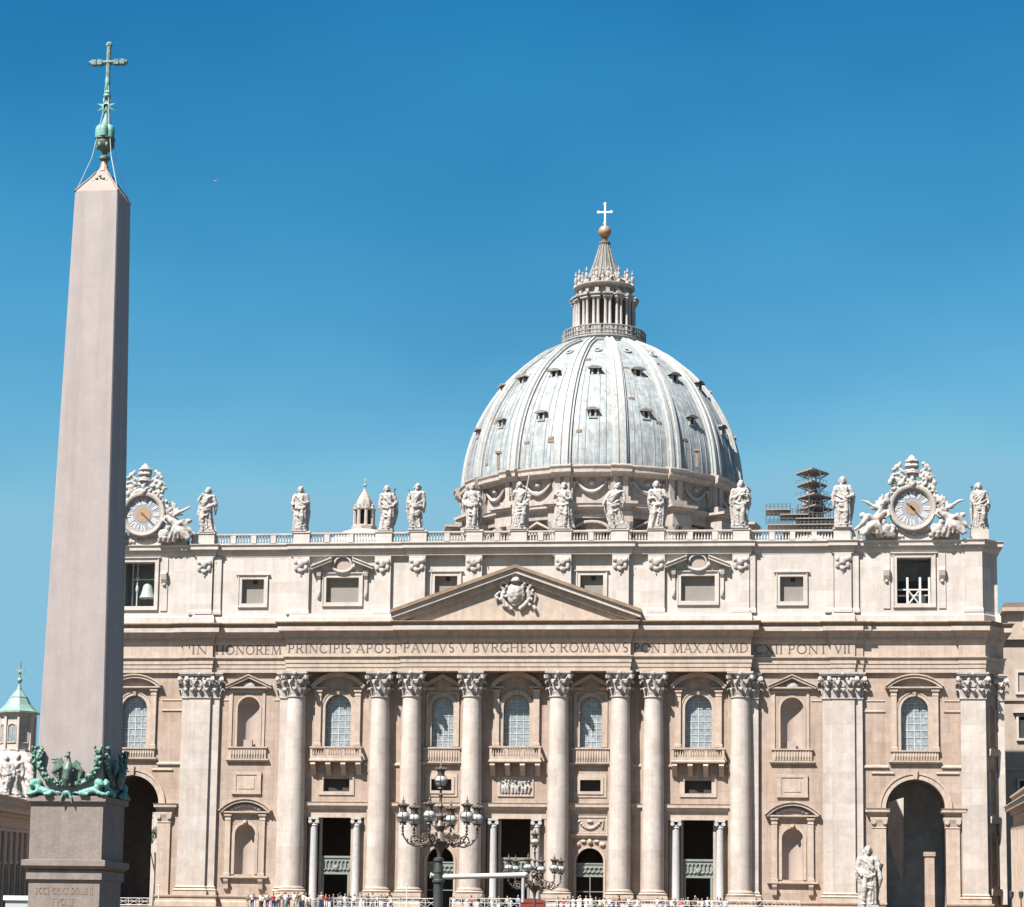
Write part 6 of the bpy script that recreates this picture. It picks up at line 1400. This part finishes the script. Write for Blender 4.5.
# ---------------------------------------------------------------- railings
def railing(px0,px1,Y,ztop,label,gz,mat_='white'):
    xa=at(px0,900,Y)[0]; xb=at(px1,900,Y)[0]; t=thing('railing',label,'railing',((xa+xb)/2,Y,gz),0,'white railings along the foot of the facade'); L=xb-xa; n=max(1,round(L/1.25)); H_=ztop-gz
    r=MB(); r.tube([(-L/2,0,H_),(L/2,0,H_)],.04,6); r.tube([(-L/2,0,.15),(L/2,0,.15)],.035,5); r.tube([(-L/2,0,H_*.62),(L/2,0,H_*.62)],.025,5); obj('rail',r,M_['railpaint'],t)
    x_=MB()
    for i in range(n):
        a=-L/2+L*i/n; b=a+L/n; x_.tube([(a,0,.15),(b,0,H_)],.022,4); x_.tube([(a,.05,H_),(b,.05,.15)],.022,4)
    obj('lattice',x_,M_['railpaint'],t)
    for i in range(n+1): obj('post',MB().tube([(-L/2+L*i/n,0,0),(-L/2+L*i/n,0,H_+.05)],.04,6),M_['railpaint'],t)
for a,b,l in((334,400,'white lattice railing in front of the left portal'),(402,437,'white lattice railing left of the mast'),(450,520,'white lattice railing in front of the central portal'),(546,640,'white lattice railing right of the dark red cabinet'),(642,725,'white lattice railing in front of the right portal'),(728,800,'white lattice railing right of the right portal')):
    railing(a,b,-22.5,at((a+b)/2,898.5 if a<520 else 901,-22.5)[1],l,TZ)
railing(118,150,-22.5,at(130,898,-22.5)[1],'short white railing in the left archway beside the obelisk',TZ)
# thin white posts by the column bases
for px,py,l in((159,885,'slim white post at the foot of the wide left pilaster'),(407,884,'slim white post in front of the second column from the nearer lamp'),(1021,0,None)):
    if not l: continue
    X,Z=at(px,py,-8); f=MB().lathe([(.12,0),(.12,.1),(.06,.12),(.06,Z-TZ-.2),(.1,Z-TZ-.15),(.1,Z-TZ),(.001,Z-TZ+.05)],n=10); o=tag(obj('white_post',f,M_['white'],None,(X,-8,TZ)),l,'post')
X,Z=at(24,896,-150); t=thing('kiosk','small white hut roof peeking out left of the obelisk pedestal','hut',(X,-150,0)); obj('hut_body',MB().box(-.75,.75,-.8,.8,0,Z-.25),M_['globe'],t); obj('hut_roof',MB().box(-.85,.85,-.9,.9,Z-.249,Z),M_['white'],t)
# small lamps low on the right
for px,l in((1011.5,'left one of two small black lamp posts low at the right edge'),(1021,'right one of two small black lamp posts at the right edge')):
    X,Z=at(px,892,-62); t=thing('small_lamp_post',l,'lamp post',(X,-62,0),0,'pair of small lamp posts'); obj('pole',MB().lathe([(.2,0),(.2,.5),(.07,.6),(.05,Z-.7),(.1,Z-.65)],n=10),M_['darkmetal'],t,(0,0,0),True); obj('lantern',MB().lathe([(.1,Z-.6),(.22,Z-.3),(.2,Z-.1),(.28,Z-.05),(.05,Z+.1),(.001,Z+.25)],n=8),M_['darkmetal'],t,(0,0,0),True)
# ---------------------------------------------------------------- side wings
def wing(s,label,A,Bp,zA,zB_):
    t=thing('side_wing',label,'building',(s*52,-60,0))
    d=(Bp-A); Ln=d.length; d.normalize(); o_=Vector((-d.y,d.x))*(1 if s<0 else -1)   # outward (away from the square)
    if o_.x*s<0: o_=-o_
    zt=lambda u:zA+(zB_-zA)*u
    def P(u,o,z): p=A+d*Ln*u+o_*o; return (p.x-s*52,p.y+60,z)
    def slab(mb,u0,u1,o0,o1,za,zb,rel=True):
        f=lambda u,z:(zt(u)+z) if rel else z
        vs=[P(u,o,f(u,z) if not (z is None) else 0) for z in(za,zb) for o in(o0,o1) for u in(u0,u1)]
        mb.add(vs,[(0,1,5,4),(3,2,6,7),(2,0,4,6),(1,3,7,5),(4,5,7,6),(0,2,3,1)])
    w_=MB(); vs=[P(u,o,z) for u in(0,1) for o in(0,9) for z in(0,zt(u)-1.0)]
    w_.add(vs,[(0,4,5,1),(6,2,3,7),(0,1,3,2),(4,6,7,5),(1,5,7,3)]); obj('wall',w_,M_['side'],t)
    c=MB(); slab(c,0,1,-.25,9.2,-2.6,-2.3); slab(c,0,1,-.3,9.2,-1.0,-.62); slab(c,0,1,-.95,9.6,-.62,-.12); slab(c,0,1,-1.1,9.8,-.12,.0); obj('cornice',c,M_['trim'],t)
    n=20
    for i in range(n+1):
        u=(i+.02)/(n+.04); p=MB()
        for w0 in(-.0065,.0025): slab(p,u+w0,u+w0+.004,-.28,.05,-zt(u)+.0,-2.6)
        obj('pilaster',p,M_['trim'],t)
        if i<n:
            um=(i+.5)/n; q=MB(); slab(q,um-.009,um+.009,-.05,.03,-zt(um)+2,-6.2); obj('window',q,M_['dark'],t)
            q=MB(); slab(q,um-.013,um+.013,-.16,.03,-6.1,-5.8); slab(q,um-.012,um-.0092,-.12,.03,-zt(um)+1.6,-6.1); slab(q,um+.0092,um+.012,-.12,.03,-zt(um)+1.6,-6.1); obj('window_frame',q,M_['trim'],t)
    b=MB()
    slab(b,0,1,-.3,.2,.001,.3); slab(b,0,1,-.35,.25,1.0,1.2)
    for i in range(150): slab(b,(i+.3)/150,(i+.7)/150,-.15,.1,.3,1.0)
    obj('parapet',b,M_['trim'],t)
    return A,d,Ln,zt
A,d_,Ln,zt=wing(-1,'low shaded wing of the square with a tall pilaster order, left of the obelisk pedestal',Vector((-34.5,-110)),Vector((-57.2,-7)),12.9,16.9)
wing(1,'sunlit wing joining the right corner of the church',Vector((50.8,-108)),Vector((58.7,-3)),13.6,18.6)
for k,(px,py,hd,lb) in enumerate(((3,795,758,'leftmost weathered statue on the parapet of the shaded left wing'),(15,796,756,'middle weathered statue on the parapet of the shaded left wing'),(27,798,759,'weathered statue on the left wing nearest the obelisk'))):
    # find u on the wing line that projects to px
    best=None
    for i in range(400):
        u=i/400; p=A+d_*Ln*u; v=Vector((p.x,p.y,10))-CAM; x=512+F_PX*v.dot(cR)/v.dot(cF)
        if best is None or abs(x-px)<best[0]: best=(abs(x-px),u,p)
    _,u,p=best; z=zt(u)+1.2; h=max(2.6,at(px,hd,p.y)[1]-z)
    statue('statue',lb,(p.x+.2,p.y,z),h,[],group='statues on the left wing',seed=30+k,vox=.12,ph=k*1.3,cloak=(-1)**k,lean=(-1)**k*.6,wide=1.1,lhand=(-.2,-.08,.5+.2*(k==1)),material='carve')
# small church tower with copper cap, far left
t=thing('cupola_tower','small octagonal tower with a green copper bell-shaped roof and cross, left of the obelisk','tower',(0,0,0))
Y=50; X,zr=at(18,718,Y); t.location=(X,Y,0); zb=at(18,752,Y)[1]; ze=at(18,714,Y)[1]; zc=at(18,691,Y)[1]; zf=at(18,665,Y)[1]; r=(at(37,730,Y)[0]-at(-1,730,Y)[0])/2*.96
obj('base',MB().lathe([(r*2.6,0),(r*2.6,zb-6),(r*2.3,zb-4.5),(r*1.5,zb-1.2),(r*1.02,zb-.1),(r*1.02,zb+.2)],n=8),M_['carve'],t,(0,0,0))
obj('octagon_wall',MB().lathe([(r*.9,zb),(r*.9,ze-.5),(r*.98,ze-.4),(r*.98,ze-.1),(r*1.12,ze)],n=8,a0=pi/8,a1=2*pi+pi/8),M_['attic'],t)
for i in range(8):
    a=i*pi/4+pi/8; q=MB().tube([(r*.9*math.cos(a),r*.9*math.sin(a),zb),(r*.9*math.cos(a),r*.9*math.sin(a),ze-.4)],.26,6); obj('corner_pilaster',q,M_['attic'],t)
    a=i*pi/4; u=Vector((math.cos(a),math.sin(a),0)); v=Vector((-u.y,u.x,0)); O=u*(r*.9*math.cos(pi/8)+.03); w0=r*.2
    lp=[(-w0,zb+1.2),(w0,zb+1.2)]+[(w0*math.cos(pi*j/8),ze-2.2+w0*math.sin(pi*j/8)) for j in range(9)]
    f=MB().add([O+v*x+Vector((0,0,z)) for x,z in lp],[tuple(range(len(lp)))]); w_=obj('window',f,M_['glass'],t)
    f=MB().tube([O+v*x*1.15+Vector((0,0,z)) for x,z in lp+[lp[0]]],.12,5); f.tube([O+Vector((0,0,zb+1.2)),O+Vector((0,0,ze-2))],.06,4); obj('frame',f,M_['trim'],w_)
obj('copper_roof',MB().lathe([(r*1.14,ze),(r*1.14,ze+.25),(r*.95,ze+.6),(r*.68,ze+1.4),(r*.50,ze+2.3),(r*.42,zc-1.3),(r*.48,zc-1.2),(r*.48,zc-.95),(r*.34,zc-.5),(r*.16,zc+.1),(.15,zc+1.0)],n=8,a0=pi/8,a1=2*pi+pi/8),M_['copper'],t)
f=MB().ball((0,0,zc+1.6),.4,10).ball((0,0,zc+2.8),(.3,.3,.3),8).box(-.75,.75,-.12,.12,zc+2.68,zc+2.92).tube([(0,0,zc+1),(0,0,zf+.5)],.13,6).box(-.6,.6,-.1,.1,zf-.9,zf-.6); obj('cross_finial',f,M_['copper'],t)
# palace block at the right edge
t=thing('palace','ochre palace with pale window frames and roof tower, behind the right corner of the church','building',(75,40,0))
Y=34; zt_=at(1010,640,Y)[1]; xl=at(1001,700,Y)[0]-75
obj('wall',MB().box(xl,40,-6,20,0,zt_),M_['side'],t)
obj('cornice',MB().box(xl-.4,40,-6.6,20,zt_,zt_+.5).box(xl-.2,40,-6.25,20,zt_-8.2,zt_-7.8).box(xl-.2,40,-6.25,20,zt_-17.5,zt_-17.1),M_['trim'],t)
xa=at(1010,620,Y)[0]-75; zt2=at(1018,604,Y)[1]
obj('roof_tower',MB().box(xa,30,-3,12,zt_+.5,zt2-.6).box(xa-.8,30.8,-3.8,12.8,zt2-.599,zt2-.1),M_['side'],t); obj('tower_roof',MB().box(xa-.4,30,-3.4,12,zt2-.099,zt2+.6),M_['roof'],t)
obj('terrace_wall',MB().box(xl-.8,xa-.002,-5,3,zt_+.501,zt_+1.6),M_['roof'],t)
for i in range(5):
    for j,(z,hh) in enumerate(((zt_-7.0,4.2),(zt_-13.2,4.6),(zt_-22,5))):
        x=at(1014,700,Y)[0]-75+i*6.2+1.5; 
        w_=obj('window',MB().box(x-.95,x+.95,-6.06,-5.9,z,z+hh*.62),M_['dark'] if j else M_['niche'],t)
        f=MB(); 
        for a,b,c_,e in((-1.3,1.3,z-.35,z),(-1.3,1.3,z+hh*.62,z+hh*.62+.35),(-1.3,-.95,z,z+hh*.62),(.95,1.3,z,z+hh*.62)): f.box(x+a,x+b,-6.3,-6,c_,e)
        if j==1: f.prism([(x-1.7,z+hh*.62+.5),(x+1.7,z+hh*.62+.5),(x,z+hh*.62+1.5)],-6.6,-6.0)
        obj('frame',f,M_['attic'],w_)
w2=obj('tower_window',MB().box(xa+2,xa+4.2,-3.08,-2.9,zt_+2,zt_+4.6),M_['attic'],t)
# tree in the passage on the left
t=thing('tree','small leafy tree glimpsed through the left archway','tree',(at(156,840,40)[0],40,TZ))
zz=at(156,832,40)[1]-TZ
obj('trunk',MB().tube([(0,0,0),(.1,0,zz*.4),(-.1,.1,zz*.75)],[.28,.2,.1],8).tube([(.1,0,zz*.4),(.9,.2,zz*.8)],[.12,.05],6).tube([(.0,0,zz*.5),(-.9,-.3,zz*.85)],[.12,.05],6),M_['bark'],t)
rnd=random.Random(8); cr=MB()
cl_=[(Vector((rnd.gauss(0,1.0),rnd.gauss(0,.9),zz+rnd.gauss(0,1.2))),rnd.uniform(.4,.9)) for _ in range(16)]
for _ in range(2600):
    c,r=rnd.choice(cl_); p=c+Vector((rnd.gauss(0,1),rnd.gauss(0,1),rnd.gauss(0,1))).normalized()*r*rnd.uniform(.5,1.1); u=Vector((rnd.gauss(0,1),rnd.gauss(0,1),rnd.gauss(0,1))).normalized()*.13; v=u.orthogonal().normalized()*.07
    cr.add([p-u,p+v,p+u,p-v],[(0,1,2,3)])
obj('crown',cr,M_['leaf'],t)
# gull
X,Z=at(216,181,60); t=thing('bird','tiny white bird gliding in the blue sky right of the obelisk','bird',(X,60,Z))
f=MB().tube([(-.25,0,0),(0,0,.02),(.28,0,-.03)],[.05,.09,.03],8); obj('body',f,M_['white'],t,(0,0,0),True)
for sg in(-1,1): obj('wing',MB().add([(-.1,0,.05),(.12,0,.05),(.2,sg*.35,.2),(.05,sg*.7,.12),(-.02,sg*.35,.22)],[(0,1,2,3,4)]),M_['white'],t)
t.rotation_euler=(0,0,R_(60))

for o in bpy.data.objects:
    if o.get('label') and len(o['label'].split())>16: print('LONG LABEL',o.name,o['label'])
